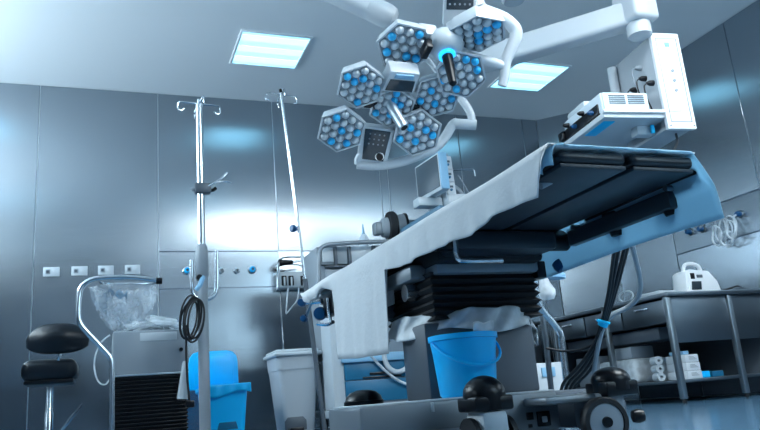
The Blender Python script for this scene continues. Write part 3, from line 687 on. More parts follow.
MB().lathe([(0, -.004), (.031, 0), (.03, .03), (.022, .17), (.02, .2), (.014, .206), (0, .206)], c, n, 24).build('handle', BLACK, L2)
pc = D(460, 4, 3.9); f3 = ((O0-pc).normalized()*.75+n*.25).normalized(); f1 = (CR-f3*CR.dot(f3)).normalized(); f2 = f3.cross(f1)
mx = M((f1, f2, f3)).transposed().to_4x4(); mx.translation = pc; n = f3
MB().prism([(-.09, -.12), (.09, -.12), (.09, .2), (-.09, .2)], -.10, mx, .012).build('control_housing', WHITE, L2)
MB().prism([(-.073, -.03), (.073, -.03), (.073, .16), (-.073, .16)], .006, mx, .002).build('control_screen', SCREEN, L2)
for k in range(10):
    q = mx @ V((-.055+.027*(k % 5), .0+.04*(k//5), .006)); MB().lathe([(0, 0), (.006, 0), (.006, .002), (0, .002)], q, n, 8).build('control_button', GREYP, L2)
MB().tube([D(478, 9, 3.98), D(492, 14, 3.98), D(505, 19, 3.99), D(516, 29, 4.0), D(516, 38, 4.0), D(511, 49, 4.0), D(506, 60, 4.0), D(505, 66, 4.0), D(505, 76, 4.0), D(502, 86, 4.0)], lambda u: .038-.016*max(0, u-.35), 12, 2).build('yoke_arm', WHITE, L2)
MB().tube([D(478, 9, 3.98), D(470, -6, 4.0), D(462, -30, 4.0)], .05, 12, 1).build('yoke_arm', WHITE, L2)
MB().tube([D(460, 52, 3.93), D(475, 58, 3.95), D(492, 62, 3.97), D(503, 66, 4.0)], .028, 12, 1).build('yoke_bar', WHITE, L2)
# ceiling suspension
def beam(mb, p, q, w, h, bev=.02):
    d = (q-p); L = d.length; e1 = d.normalized(); e2 = V((0, 0, 1)).cross(e1).normalized(); e3 = e1.cross(e2)
    mx = M((e1, e2, e3)).transposed().to_4x4(); mx.translation = p
    return mb.box((0, -w/2, -h/2), (L, w/2, h/2), bev, mx, 3)
p, q = D(300, -24, 4.3), D(378, 12, 4.3)
t = thing('boom_arm', 'white ceiling spring arm with rounded end cap at the upper left of the lamps', 'boom arm', q)
beam(MB(), p, q, .12, .125, .03).build('arm_tube', WHITE, t)
e = (q-p).normalized(); MB().lathe([(0, -.08), (.04, -.078), (.066, -.06), (.075, -.02), (.075, .04), (.072, .1), (0, .1)], q+e*.04, -e, 28).build('end_cap', WHITE, t)
pz = p-e*.25; MB().cyl(V((pz.x, pz.y, CH)), V((pz.x, pz.y, pz.z-.08)), .07).build('ceiling_post', WHITE, t)
beam(MB(), pz, p, .11, .115, .02).build('arm_tube', WHITE, t)
t = thing('lamp_mount', 'round white ceiling joint above the upper surgical lamp at the top picture edge', 'ceiling mount', D(512, -2, 4.35))
cm = D(514, 2, 4.35); MB().lathe([(0, -.0), (.06, 0), (.075, .02), (.075, .16), (.06, .2), (.05, CH-cm.z), (0, CH-cm.z)], cm, (0, 0, 1), 28).build('joint_drum', WHITE, t)
cl_ = D(462, -30, 4.0); MB().tube([cm+V((0, 0, .12)), V((cl_.x, cl_.y, cm.z+.14)), cl_], .04, 12, 1).build('link_arm', WHITE, t)

# ------------------------------------------------------------------ ceiling pendant on the right
PD = 4.6
t = thing('ceiling_pendant', 'white ceiling pendant with long beam, round post and tall supply head, upper right', 'ceiling pendant', D(634, 35, PD+.12))
zb = D(632, 14, PD+.15).z
b0 = D(636, 14, PD+.15); b1 = atZ(470, 64, zb)
beam(MB(), b0, b1, .15, .17, .03).build('beam', WHITE, t)
MB().box((b0.x-.1, b0.y-.11, zb-.08), (b0.x+.1, b0.y+.11, CH-.25), .03, seg=3).build('joint_block', WHITE, t)
MB().cyl((b0.x, b0.y, CH-.3), (b0.x, b0.y, CH-.2), .06).build('joint_cap', WHITE, t)
MB().cyl((b1.x, b1.y, zb-.08), (b1.x, b1.y, CH), .075).build('ceiling_post', WHITE, t)
th = math.radians(-8); ex = V((math.cos(th), math.sin(th), 0)); ey = V((-math.sin(th), math.cos(th), 0)); ez = V((0, 0, 1))
h0 = D(667, 129, PD)       # lower front left corner of the head
mh = M((ex, ey, ez)).transposed().to_4x4(); mh.translation = h0
HW, HD = .19, .46; HH = atY(648, 36, h0.y).z-h0.z
MB().box((0, 0, 0), (HW, HD, HH), .006, mh).build('head_body', mat('pendant_body', (.42, .46, .50), .4), t)
MB().box((-.008, -.03, -.01), (HW+.008, .004, HH+.01), .006, mh).build('front_panel', WHITEB, t)  # strong front light on this face is put into the brighter white
fp = MB()
for lo, hi in (((.018, .04), (.022, HH-.03)), ((HW-.022, .04), (HW-.018, HH-.03)), ((.018, HH-.034), (HW-.018, HH-.03)), ((.018, .036), (HW-.018, .04))):
    fp.box((lo[0], -.033, lo[1]), (hi[0], -.028, hi[1]), 0, mh)
fp.build('panel_groove', GREYM, t)
for k in range(3):
    MB().lathe([(0, 0), (.011, 0), (.011, .006), (0, .006)], mh @ V((HW*.53, -.03, HH*(.60-.105*k))), -ey).build('panel_button', GREYP, t)
MB().box((HW*.42, -.033, HH*.86), (HW*.6, -.029, HH*.91), .002, mh).build('warning_sticker', BLUEL, t)
for xx in (.01, HW-.01):
    for zz in (.012, HH-.012): MB().lathe([(0, 0), (.006, 0), (.006, .003), (0, .003)], mh @ V((xx, -.03, zz)), -ey, 10).build('screw', STEEL, t)
pc = mh @ V((HW*.45, HD*.5, HH)); MB().cyl((b0.x, b0.y, zb-.06), (b0.x, b0.y, pc.z-.02), .078).build('post', WHITE, t)
# cord plugs in the left side of the head
for yy, zz, nm in ((.12, .62, 'plug'), (.24, .58, 'plug'), (.15, .76, 'plug'), (.05, .52, 'plug')):
    p = mh @ V((0, yy, HH*zz)); pl = MB().lathe([(0, 0), (.02, 0), (.018, .03), (.008, .05), (0, .05)], p, -ex).build('plug', BLACK if zz < .7 else GREYP, t)
    MB().tube([p-ex*.045, p-ex*.075-ez*.02, p-ex*.07-ez*.1, p-ex*.04-ez*.2], .005, 8, 2).build('cord', RUBBER if zz < .7 else GREYP, pl)
MB().cyl(mh @ V((-.03, HD*.95, HH*.40)), mh @ V((-.03, HD*.95, HH*.97)), .033).build('side_rail', WHITE, t)
# shelf under the head
s0 = D(598, 115, PD); sl = (mh.inverted() @ s0)
SD = .55
MB().box((sl.x-.01, -.01, sl.z-.05), (.06, SD, sl.z-.012), .006, mh).build('shelf', WHITE, t)
MB().box((sl.x-.015, -.03, sl.z-.02), (.13, -.008, sl.z+.0), .004, mh).build('shelf_rail', WHITEB, t)
MB().box((-.13, .12, sl.z-.11), (.0, .2, sl.z-.05), .006, mh).build('shelf_bracket', WHITEP, t)
MB().box((-.0, 0.0, sl.z-.11), (HW, .4, sl.z-.05), .006, mh).build('head_base', GREYP, t)
MB().box((sl.x+.02, .05, sl.z-.055), (sl.x+.10, .30, sl.z-.049), .001, mh).build('blue_label', CYAN, t)
MB().box((-.05, .08, sl.z-.115), (-.03, .1, sl.z-.06), .001, mh).build('blue_label', CYAN, t)
cc = D(676, 134, PD+.1); MB().tube([cc, D(678, 142, PD), D(674, 150, PD-.1), D(672, 156, PD-.1)], .008, 8, 1).build('cable', RUBBER, t)
t = thing('medical_unit', 'pale medical unit with two front grilles and side sockets on the pendant shelf', 'medical device', mh @ V((sl.x+.17, SD/2, sl.z-.012)))
uw = .345; uh = D(600, 93, PD).z-s0.z
MB().box((sl.x, .01, sl.z-.012), (sl.x+uw, SD-.02, sl.z+uh), .02, mh).build('device_body', mat('device_shell', (.66, .74, .8), .35), t)
MB().box((sl.x+.012, .0, sl.z+.006), (sl.x+uw-.012, .02, sl.z+uh-.008), .008, mh).build('front_face', mat('device_face', (.72, .88, .95), .3), t)
for k in range(2):
    g = MB(); x0 = sl.x+.05+k*.135
    for j in range(5): g.box((x0, -.006, sl.z+uh*.36+j*uh*.1), (x0+.115, .004, sl.z+uh*.36+j*uh*.1+uh*.055), .001, mh)
    g.build('grille', GREYM, t)
MB().box((sl.x-.008, .05, sl.z-.004), (sl.x+.02, SD-.04, sl.z+uh*.5), .004, mh).build('socket_strip', BLACK, t)
for k, yy in enumerate((.12, .24, .35, .45)):
    MB().lathe([(0, 0), (.018, 0), (.015, .025), (.007, .04), (0, .04)], mh @ V((sl.x-.004, yy, sl.z+uh*(.25+.35*(k % 2)))), -ex).build('side_socket', BLACK if k % 2 else BLUET, t)
MB().box((sl.x-.03, SD-.05, sl.z), (sl.x+.01, SD+.02, sl.z+uh*.45), .006, mh).build('cable_block', BLACK, t)
MB().box((sl.x+.02, .25, sl.z+uh-.005), (sl.x+.16, SD-.05, sl.z+uh+.05), .02, mh).build('top_cover', WHITEP, t)

# ------------------------------------------------------------------ operating table
TC = 1.425
T = thing('operating_table', 'large operating table with dark leg plates seen from below, black bellows column and grey base', 'operating table', (TC, 2.6, 0))
def plate(x0, x1, y0, y1, nm):
    o = Bx((x0, y0, .798), (x1, y1, .812), .004).build(nm, TABLEM, T)
    MB().box((x0-.004, y0-.006, .812), (x1+.004, y1, .852), .018, seg=3).build('pad', PADM, o)
plate(1.19, 1.418, 1.61, 2.36, 'leg_plate'); plate(1.444, 1.672, 1.61, 2.36, 'leg_plate')
plate(1.165, 1.685, 2.38, 3.08, 'seat_plate'); plate(1.165, 1.685, 3.10, 4.02, 'back_plate')
MB().tube([atY(580, 169, 1.76), atY(576, 176, 1.76), atY(558, 177, 1.76), atY(540, 186, 1.76)], .012, 10, 1).build('end_bracket', GREYP, T)
for s, x in ((-1, 1.142), (1, 1.712)):
    for y0, y1 in ((1.66, 2.33), (2.4, 3.06), (3.12, 3.98)):
        r = Bx((x-.007, y0, .772), (x+.007, y1, .805), .003).build('side_rail', STEELD, T)
        for yy in (y0+.08, y1-.08):
            MB().cyl((x, yy, .79), (x-s*.04, yy, .79), .01).build('rail_spacer', STEELD, r)
# knee joints, clamps and frame under the seat
Bx((1.2, 2.32, .72), (1.65, 2.5, .797), .02).build('knee_joint', TABLEM, T)
for x in (1.19, 1.67): MB().cyl((x-.05, 2.37, .765), (x+.05, 2.37, .765), .042).build('joint_drum', BLACK, T)
Bx((1.185, 2.45, .70), (1.665, 3.5, .795), .02).build('seat_frame', BLACKM, T)
for x in (1.73, ):
    for y in (1.78, 2.06, 2.62):
        cb = Bx((x-.03, y-.04, .745), (x+.03, y+.05, .82), .012).build('rail_clamp', BLACK, T)
        MB().lathe([(0, 0), (.022, 0), (.026, .02), (.02, .035), (0, .035)], (x-.01, y, .745), (0, 0, -1)).build('clamp_knob', BLACK, cb)
Bx((1.69, 1.62, .80), (1.735, 2.2, .83), .008).build('accessory_bar', BLACK, T)
Bx((1.68, 1.74, .725), (1.715, 2.3, .785), .006).build('accessory_rail', TABLEM, T)
for y, z in ((2.45, .715),):
    hb = MB().lathe([(0, 0), (.022, .004), (.026, .025), (.022, .045), (0, .05)], (1.715, y, z-.02), (.3, -.5, -.8)).build('pivot_knob', BLUET, T)
# L shaped release lever
MB().tube([(1.19, 2.3, .76), (1.19, 2.3, .685), (1.2, 2.29, .67), (1.36, 2.27, .667)], .011, 10, 1).build('release_lever', STEEL, T)
# left actuator arms
Bx((1.13, 2.6, .66), (1.2, 3.3, .72), .01).build('tilt_link', GREYM, T)
Bx((1.15, 2.95, .55), (1.22, 3.6, .62), .012).build('tilt_link', GREYD, T)
for y in (2.7, 3.0, 3.3): MB().cyl((1.14, y, .62+.03*(y-2.7)), (1.2, y, .62+.03*(y-2.7)), .035).build('pivot_bolt', STEEL, T)
Bx((1.145, 2.86, .60), (1.16, 2.98, .68), .004).build('type_plate', WHITEP, T)
# column
Bx((1.2, 2.5, .665), (1.67, 3.0, .755), .01).build('column_head', GREYM, T)
Bx((1.40, 2.485, .70), (1.5, 2.51, .735), .004).build('column_socket', BLACK, T)
Bx((1.215, 2.49, .70), (1.255, 2.515, .74), .006).build('column_button', BLUET, T)
Bx((1.655, 2.5, .64), (1.70, 2.62, .71), .006).build('column_bracket', BLACK, T)
m = MB()
for k in range(6):
    z = .49+k*.031; m.prism([(-.25, -.25), (.25, -.25), (.25, .25), (-.25, .25)], .016, M.Translation((1.43, 2.78, z)), .002, top=.93)
    m.prism([(-.2325, -.2325), (.2325, -.2325), (.2325, .2325), (-.2325, .2325)], .0165, M.Translation((1.43, 2.78, z+.0155)), .002, top=1.07)
m.build('bellows', BLACKM, T)
Bx((1.145, 2.55, .19), (1.63, 2.79, .48), .012).build('column_shroud', GREYD, T)
# base
Bx((.74, 2.2, .055), (1.47, 2.55, .19), .012).build('base_body', GREYM, T)
Bx((1.05, 2.5, .05), (1.86, 3.3, .185), .015).build('base_plate', GREYD, T)
Bx((.745, 2.21, .188), (1.465, 2.5, .194), .002).build('base_top_edge', WHITEP, T)
sk = Bx((1.375, 2.192, .075), (1.425, 2.206, .125), .003).build('base_socket', BLACK, T)
Bx((1.39, 2.188, .088), (1.41, 2.196, .108), .003).build('socket_core', WHITEP, sk)
Bx((1.335, 2.194, .10), (1.36, 2.206, .125), .002).build('base_switch', BLACK, T)
Bx((1.338, 2.194, .075), (1.352, 2.206, .087), .002).build('base_switch', BLACK, T)
Bx((.985, 2.193, .155), (.995, 2.206, .185), .002).build('base_marker', WHITEP, T)
Bx((.95, 2.05, .03), (1.2, 2.25, .10), .02).build('base_foot', GREYD, T)
def dome(x, y, z, r, hgt, cut=.6):
    return MB().lathe([(0, 0), (r*1.06, 0), (r*1.06, hgt*.45), (r*1.0, hgt*.48), (r*.93, hgt*.68), (r*.7, hgt*.88), (r*.35, hgt*.98), (0, hgt)], (x, y, z), n=32)
hemi = lambda r, z0, z1, h: [(0, z0), (r, z0), (r, z1)]+[(r*math.cos(k*PI/16), z1+h*math.sin(k*PI/16)) for k in range(1, 8)]+[(0, z1+h)]
cs = MB().lathe(hemi(.066, .15, .196, .058), (1.087, 2.02, 0), n=32)
cs.box((1.021, 1.958, .148), (1.153, 2.082, .192), .008)
cs = cs.build('castor_cover', BLACK, T)
MB().box((1.042, 1.96, .05), (1.132, 2.08, .15), .018).build('castor_fork', WHITEP, cs)
for xx in (1.026, 1.148): MB().cyl((xx-.008, 2.02, .066), (xx+.008, 2.02, .066), .066).build('castor_wheel', RUBBER, cs)
cs = MB().lathe(hemi(.066, .176, .208, .045), (1.592, 2.06, 0), n=32).box((1.528, 2.0, .156), (1.656, 2.12, .205), .008).build('castor_cover', BLACK, T)
wc = V((1.498, 2.0, .08))
MB().lathe([(.06, -.02), (.074, -.02), (.079, -.012), (.079, .012), (.074, .02), (.06, .02)], wc, (-.18, -1, 0), 40).build('castor_tyre', RUBBER, cs)
MB().lathe([(0, -.015), (.061, -.015), (.061, .011), (.057, .017), (.03, .019), (0, .019)], wc, (-.18, -1, 0), 36).build('castor_wheel', GREYP, cs)
MB().lathe([(0, .018), (.018, .018), (.016, .027), (0, .027)], wc, (-.18, -1, 0), 24).build('wheel_hub', BLACK, cs)
MB().box((1.52, 2.03, .05), (1.62, 2.2, .175), .02).build('castor_fork', GREYP, cs)
MB().lathe([(0, 0), (.02, .003), (.024, .02), (.02, .038), (0, .042)], atY(637, 416, 2.06)-V((.02, 0, 0)), (1, -.3, 0)).build('brake_knob', BLACK, cs)
MB().box((1.33, 2.06, .145), (1.53, 2.3, .172), .012).build('castor_arm', GREYM, cs)
MB().box((1.6, 2.2, .05), (1.76, 2.55, .15), .02).build('base_leg', GREYD, T)
cs = dome(1.05, 3.05, .17, .082, .085).build('castor_cover', BLACK, T)
MB().cyl((.97, 3.05, .06), (1.0, 3.05, .06), .06).build('castor_wheel', RUBBER, cs)
MB().box((.99, 2.98, .05), (1.12, 3.12, .172), .02).build('castor_fork', GREYM, cs)
cs = dome(1.75, 3.2, .17, .082, .085).build('castor_cover', BLACK, T)
MB().cyl((1.8, 3.2, .06), (1.84, 3.2, .06), .06).build('castor_wheel', RUBBER, cs)
# far-left accessory clamps with blue knobs
J_ = lambda x, y, X=1.09: atX(x, y, X)
ac = Bx((1.10, 3.42, .66), (1.16, 3.78, .775), .02).build('rail_clamp', BLACK, T)
for px, py, r in ((303, 303, .024), (321, 314, .034), (305, 319, .02)):
    MB().lathe([(0, 0), (r, .003), (r*1.12, .022), (r*.9, .045), (0, .048)], J_(px, py), (-.5, -.85, 0)).build('clamp_knob', BLUET, ac)
for pts in ([(304, 303), (311, 303), (322, 302)], [(305, 319), (308, 311), (311, 303)], [(328, 298), (329, 312), (331, 324)], [(318, 324), (328, 325), (333, 322)]):
    MB().tube([J_(x, y) for x, y in pts], .010, 8, 1).build('clamp_rod', STEEL, ac)
MB().tube([(1.15, 3.96, .79), J_(322, 302, 1.12)], .018, 8).build('clamp_rod', STEELD, ac)

# --- cloths
hem = [(1.60, .80), (1.635, .765)]
for px, py in ((534, 196), (508, 206), (486, 220), (467, 235), (440, 247), (426, 253), (411, 263), (389, 270)):
    p = atX(px, py, 1.105); hem.append((p.y, p.z))
hem += [(hem[-1][0]+.012, .6), (hem[-1][0]+.03, .388), (3.2, .40), (3.40, .415), (3.45, .42), (3.465, .66), (3.50, .765), (3.6, .80), (3.68, .755), (3.84, .752), (3.95, .79), (4.06, .845)]
def hz(y):
    for (y0, z0), (y1, z1) in zip(hem, hem[1:]):
        if y <= y1: return z0+(z1-z0)*(y-y0)/(y1-y0) if y1 > y0 else z1
    return hem[-1][1]
ylist = sorted(set([1.60+i*(2.46/90) for i in range(91)]+[h[0] for h in hem]))
def sheetp(i, j):
    y = ylist[i]; top = .860+.002*math.sin(y*9); xe = 1.152-.026*(y-1.6)
    if j <= 8:      # over the top, from the middle to the left edge
        x = 1.68-(1.68-xe)*j/8
        return V((x, y, top+.002*math.sin(x*30+y*7)))
    v = (j-8)/14; z1 = hz(y)
    z = top-.012+(z1-top+.012)*v
    sway = (.008*math.sin(y*21+v*3)+.006*math.sin(y*43))*v
    return V((xe-.014-.012*math.sin(v*PI/2)-(.05*math.sin(min(1, max(0, (y-3.5)/.55))*PI)*math.sin(v*PI*.8))+sway-.03*v*max(0, (top-z1)-.3), y, z))
b = bmesh.new(); g = [[b.verts.new(sheetp(i, j)) for j in range(23)] for i in range(len(ylist))]
for i in range(len(ylist)-1):
    for j in range(22): b.faces.new((g[i][j], g[i][j+1], g[i+1][j+1], g[i+1][j]))
bmesh.ops.recalc_face_normals(b, faces=b.faces[:])
tag(MB().merge(b).build('drape_sheet', SHEET, solid=.004), 'white cloth draped over the table top with a long panel hanging at its far left', 'drape')
def bluep(i, j):
    y = 1.60+1.2*i/50; top = .864
    if j <= 6:
        x = 1.20+(1.665-1.20)*j/6; dz = 0
        return V((x, y+.004*math.sin(x*40), top-.004*(1-i/50)*0+.001*math.sin(y*30)))
    v = (j-6)/12; z1 = .652+.006*math.sin(y*7)
    x = 1.664+.052*min(1, v*1.9)**.8+.008*math.sin(y*9+v*2)*v+.02*v*(i/50)
    return V((x, y-.03*v*(1-i/50), top+(z1-top)*v))
b = bmesh.new(); g = [[b.verts.new(bluep(i, j)) for j in range(19)] for i in range(51)]
for i in range(50):
    for j in range(18): b.faces.new((g[i][j], g[i][j+1], g[i+1][j+1], g[i+1][j]))
# near end lip and rolled near left corner
for (x0, x1, dz, dy) in ((1.20, 1.665, .005, .004),):
    A = [b.verts.new((x0+(x1-x0)*k/20, 1.60-dy, .862-dz*(1+.4*math.sin(k*1.3)))) for k in range(21)]
    B = [b.verts.new((x0+(x1-x0)*k/20, 1.60, .864)) for k in range(21)]
    for k in range(20): b.faces.new((A[k], A[k+1], B[k+1], B[k]))
bmesh.ops.recalc_face_normals(b, faces=b.faces[:])
MBx = MB().merge(b)
MBx.grid(lambda u, v: V((1.20-.045*math.sin(min(1, v*1.4)*PI/2), 1.595+.16*u+.02*v*math.sin(u*9), .863-.006*v-.085*max(0, v-.3)+.01*math.sin(u*11)*v)), 14, 8)
tag(MBx.build('drape_sheet', SHEETB, solid=.003), 'light blue cloth hanging along the right side of the operating table', 'drape')

# --- plastic sheet round the column, bucket
def plast(u, v):
    a = -.18*PI+u*1.36*PI      # wraps front and both sides
    x = 1.42-.285*math.cos(a)*(1+.1*v); y = 2.79-.30*math.sin(a)*(1+.08*v)
    if math.sin(a) > .2: y -= 0
    return V((x+.008*math.sin(13*a+2*v), y+.010*math.sin(15*a+5*v), .525-v*(.085+.015*math.sin(5*a)+.06*max(0, -math.cos(a))**6)+.005*math.sin(11*a)*(1-v)))
tag(MB().grid(plast, 80, 10).build('plastic_cover', FILMW, solid=.002), 'crumpled milky plastic cover gathered round the table column below the bellows', 'plastic cover')
bc = V((1.208, 2.36, .1945))
t = thing('bucket', 'bright blue plastic bucket standing on the grey table base', 'bucket', bc)
MB().lathe([(0, 0), (.094, 0), (.101, .008), (.114, .15), (.120, .196), (.126, .197), (.126, .216), (.119, .216), (.116, .19), (.096, .012), (0, .012)], bc, n=44).build('bucket_body', BLUE, t)
MB().tube([bc+V((.126*math.cos(a), -.006-.126*math.sin(a), .19-.09*math.sin(a))) for a in [PI*k/16 for k in range(17)]], .005, 8).build('bail_handle', BLUE, t)
tag(MB().grid(lambda u, v: bc+V((.03+(u-.5)*.08, -.105-.01*v, .213+.035*v+.004*math.sin(u*9))), 8, 4).build('paper_slip', SHEET, solid=.002), 'small pale paper slip sticking up at the rim of the blue bucket', 'paper')

# --- bent pipe stand and its bag right of the column
U_ = lambda x, y, Y=3.6: atY(x, y, Y)
t = thing('bent_pipe_stand', 'bent steel pipe stand behind the operating table base, left of the cable bundle', 'stand', (2.48, 3.6, 0))
pf = U_(567, 385); MB().tube([U_(534, 280), U_(535, 292), U_(538, 303), U_(543, 312), U_(556, 326), U_(561, 335), U_(563, 350), U_(567, 385), (pf.x, 3.6, .05)], .02, 12, 2).build('bent_pipe', STEEL, t)
MB().tube([U_(539, 300, 3.75), U_(545, 330, 3.75), U_(550, 380, 3.75), (U_(550, 380, 3.75).x, 3.75, .05)], .017, 10, 1).build('second_pipe', STEELD, t)
Bx((pf.x-.35, 3.5, 0), (pf.x+.2, 3.85, .05), .015).build('base', GREYD, t)
t = thing('drain_bag', 'clear plastic drain piece hanging under the blue drape edge', 'drain bag', U_(548, 298, 3.5))
MB().lathe([(0, 0), (.03, 0), (.045, .02), (.05, .05), (.03, .1), (.02, .16), (0, .16)], U_(549, 300, 3.5), (-.15, 0, 1), 20).build('bag_body', FILMW, t)
MB().lathe([(0, 0), (.055, .004), (.055, .03), (.03, .04), (0, .04)], U_(556, 279, 3.5), (.1, 0, 1), 20).build('bag_cap', BLUEL, t)
# --- cable bundle from the table to the floor
W_ = lambda x, y, Y=2.75: atY(x, y, Y)
t = thing('cable_bundle', 'black cables and a grey hose tied with cyan tape below the blue drape', 'cables', W_(602, 324))
tops = [(616, 236, 2.35), (621, 236, 2.36), (627, 238, 2.38), (630, 238, 2.4)]
for k, (x, y, Y) in enumerate(tops):
    o = (k-1.5)
    MB().tube([W_(x, y, Y), W_(613+2.4*o, 290, 2.6), W_(604+1.2*o, 322, 2.75), W_(597+1.5*o, 345, 2.85), W_(586+5*o, 368, 3.0), W_(566+5*o, 386, 3.15), V((W_(560, 395, 3.25).x, 3.25+.02*k, .012))], .0085, 8, 2).build('cable', RUBBER, t)
MB().tube([W_(632, 245, 2.4), W_(641, 280, 2.55), W_(640, 296, 2.6), W_(628, 308, 2.68), W_(612, 314, 2.72), W_(603, 326, 2.77), W_(597, 350, 2.85), W_(593, 378, 2.95)], .011, 8, 2).build('grey_hose', GREYP, t)
MB().tube([W_(546, 348, 3.1), W_(565, 352, 3.05), W_(585, 349, 2.95), W_(598, 342, 2.85)], .006, 8, 2).build('side_cable', RUBBER, t)
c = W_(603, 324, 2.75); MB().lathe([(.016, -.009), (.023, -.009), (.023, .009), (.016, .009)], c, (W_(606, 316, 2.73)-W_(599, 334, 2.78)).normalized(), 20).build('cyan_tie', CYAN, t)
MB().tube([c+V((.02, -.02, .0)), c+V((-.05, -.03, .015))], .007, 6).build('tie_tail', CYAN, t)

# ------------------------------------------------------------------ counter on the right
KX, KY, KZ = 4.075, 4.42, .84
t = thing('steel_counter', 'long steel counter with drawers and open shelf along the right wall', 'counter', ((KX+XR)/2, 5.3, 0))
Bx((KX-.02, KY-.02, KZ-.035), (XR-.004, 6.05, KZ), .006).build('worktop', STEELD, t)
Bx((KX+.02, KY+.02, .45), (XR-.01, KY+.04, KZ-.035), .002).build('end_panel', STEELD, t)
for x in (KX+.0, KX+.62):
    for y in (KY+.02, 5.2, 6.0):
        if x > KX+.1 and y > KY+.1: continue
        lg = Bx((x-.022, y-.022, .03), (x+.022, y+.022, KZ-.035), .004).build('leg', LEGM, t)
        MB().lathe([(0, 0), (.018, 0), (.018, .02), (.012, .032), (0, .032)], (x, y, 0), n=14).build('levelling_foot', BLACK, lg)
Bx((KX+.01, KY+.02, .148), (XR-.02, 6.05, .172), .004).build('lower_shelf', STEELD, t)
Bx((KX+.03, 6.03, .15), (XR-.3, 6.05, KZ-.035), .002).build('back_end_panel', STEELD, t)
Bx((XR-.06, KY+.04, .17), (XR-.04, 6.05, KZ-.035), .002).build('back_panel', GREYD, t)
for k in range(3):
    y0 = KY+.07+k*.52
    dr = Bx((KX+.005, y0, .615), (KX+.5, y0+.5, .79), .005).build('drawer', STEELD, t)
    Bx((KX-.012, y0+.17, .735), (KX+.008, y0+.33, .75), .003).build('drawer_handle', STEEL, dr)
Bx((KX+.12, KY+.3, .50), (KX+.5, 6.0, .60), .006).build('under_tray', GREYD, t)
# second unit turning the corner along the back wall
t = thing('base_cabinet', 'dark steel cabinet in the far corner behind the cable bundle', 'cabinet', (3.6, 6.4, 0))
Bx((2.95, 6.14, KZ-.035), (4.05, YB-.01, KZ), .006).build('worktop', STEELD, t)
Bx((3.0, 6.2, .1), (4.03, YB-.01, KZ-.035), .006).build('carcass', BLACKM, t)
for x0, x1, m_ in ((3.42, 3.72, STEELD), (3.73, 4.02, STEELD)):
    dr = Bx((x0, 6.18, .12), (x1, 6.2, KZ-.05), .004).build('door', m_, t); Bx((x1-.04, 6.165, .6), (x1-.028, 6.185, .72), .003).build('door_handle', STEEL, dr)
Bx((3.0, 6.25, 0), (4.03, 6.65, .1), .002).build('plinth', GREYD, t)
for px, lab in ((556, 'flat white tray on the corner cabinet, left of two'), (575, 'flat white tray on the corner cabinet, right of two')):
    p = atY(px, 316, 6.3); tag(Bx((p.x-.075, 6.2, KZ), (p.x+.08, 6.5, KZ+.035), .012).build('tray', WHITEP), lab, 'tray', 'white trays on the corner cabinet')
# device on the counter
K_ = lambda x, y, Y=4.75: atY(x, y, Y)
t = thing('portable_medical_device', 'white carrying-case medical device with handle and small dark screen on the steel counter', 'medical device', (4.55, 4.7, KZ))
dx0, dx1 = K_(686, 288, 4.62).x, K_(722, 288, 4.62).x; dy = 4.62
fh = .16
b = bmesh.new()
prof = [(0, 0), (.30, 0), (.30, .10), (.19, .185), (.06, .19), (.0, .15)]    # side view (y back, z up)
rot = M.Translation((dx0, dy, KZ)) @ M.Rotation(math.radians(0), 4, 'Z')
mxp = rot @ M(((0, 0, 1, 0), (1, 0, 0, 0), (0, 1, 0, 0), (0, 0, 0, 1)))
# the case: sloping left face carrying the screen, flat right half
W = dx1-dx0
pf_ = [(0, 0), (W, 0), (W*.93, .11), (W*.72, .20), (W*.2, .215), (W*.06, .19)]
m = MB(); m.prism([(x, z) for x, z in pf_], .16, M.Translation((dx0, dy+.16, KZ)) @ M.Rotation(PI/2, 4, 'X'), .014); m.build('case', WHITEB, t)
MB().prism([(W*.05, .012), (W*.47, .012), (W*.52, .20), (W*.12, .19)], .012, M.Translation((dx0, dy+.004, KZ)) @ M.Rotation(PI/2, 4, 'X'), .003).build('front_plate', WHITEB, t)
MB().prism([(W*.13, .04), (W*.40, .04), (W*.43, .11), (W*.17, .11)], .005, M.Translation((dx0, dy-.007, KZ)) @ M.Rotation(PI/2, 4, 'X'), .001).build('screen', SCREEN, t)
MB().box((dx0+W*.16, dy-.013, KZ+.13), (dx0+W*.27, dy-.005, KZ+.18), .003).build('socket', BLACK, t)
MB().box((dx0+W*.33, dy-.013, KZ+.14), (dx0+W*.49, dy-.005, KZ+.165), .003).build('button_row', GREYD, t)
MB().tube([(dx0+W*.2, dy+.08, KZ+.20), (dx0+W*.24, dy+.08, KZ+.25), (dx0+W*.32, dy+.08, KZ+.275), (dx0+W*.55, dy+.08, KZ+.275), (dx0+W*.68, dy+.08, KZ+.25), (dx0+W*.7, dy+.08, KZ+.19)], .016, 10, 2).build('carry_handle', WHITEB, t)
t = thing('power_cable', 'black cable running up the wall from behind the white device', 'cable', (5.1, 4.7, KZ))
MB().tube([(dx1-.02, 4.8, KZ+.02), K_(733, 288, 4.75), K_(745, 282, 4.75), K_(754, 274, 4.75), K_(764, 258, 4.7)], .008, 8, 2).build('cord', RUBBER, t)
tag(Bx((4.085, 4.52, KZ), (4.27, 4.78, KZ+.03), .012).build('tray', WHITEP), 'flat white tray on the steel counter left of the white device', 'tray')
t = thing('clear_tube', 'looped clear tube standing at the left corner of the steel counter', 'tubing', (4.1, 4.9, KZ))
cc = V((4.12, 4.95, KZ+.05)); MB().tube([cc+V((0, .09*math.cos(a), .045*math.sin(a))) for a in [2*PI*k/20 for k in range(20)]], .007, 8, closed=True).build('loop', TUBEC, t)
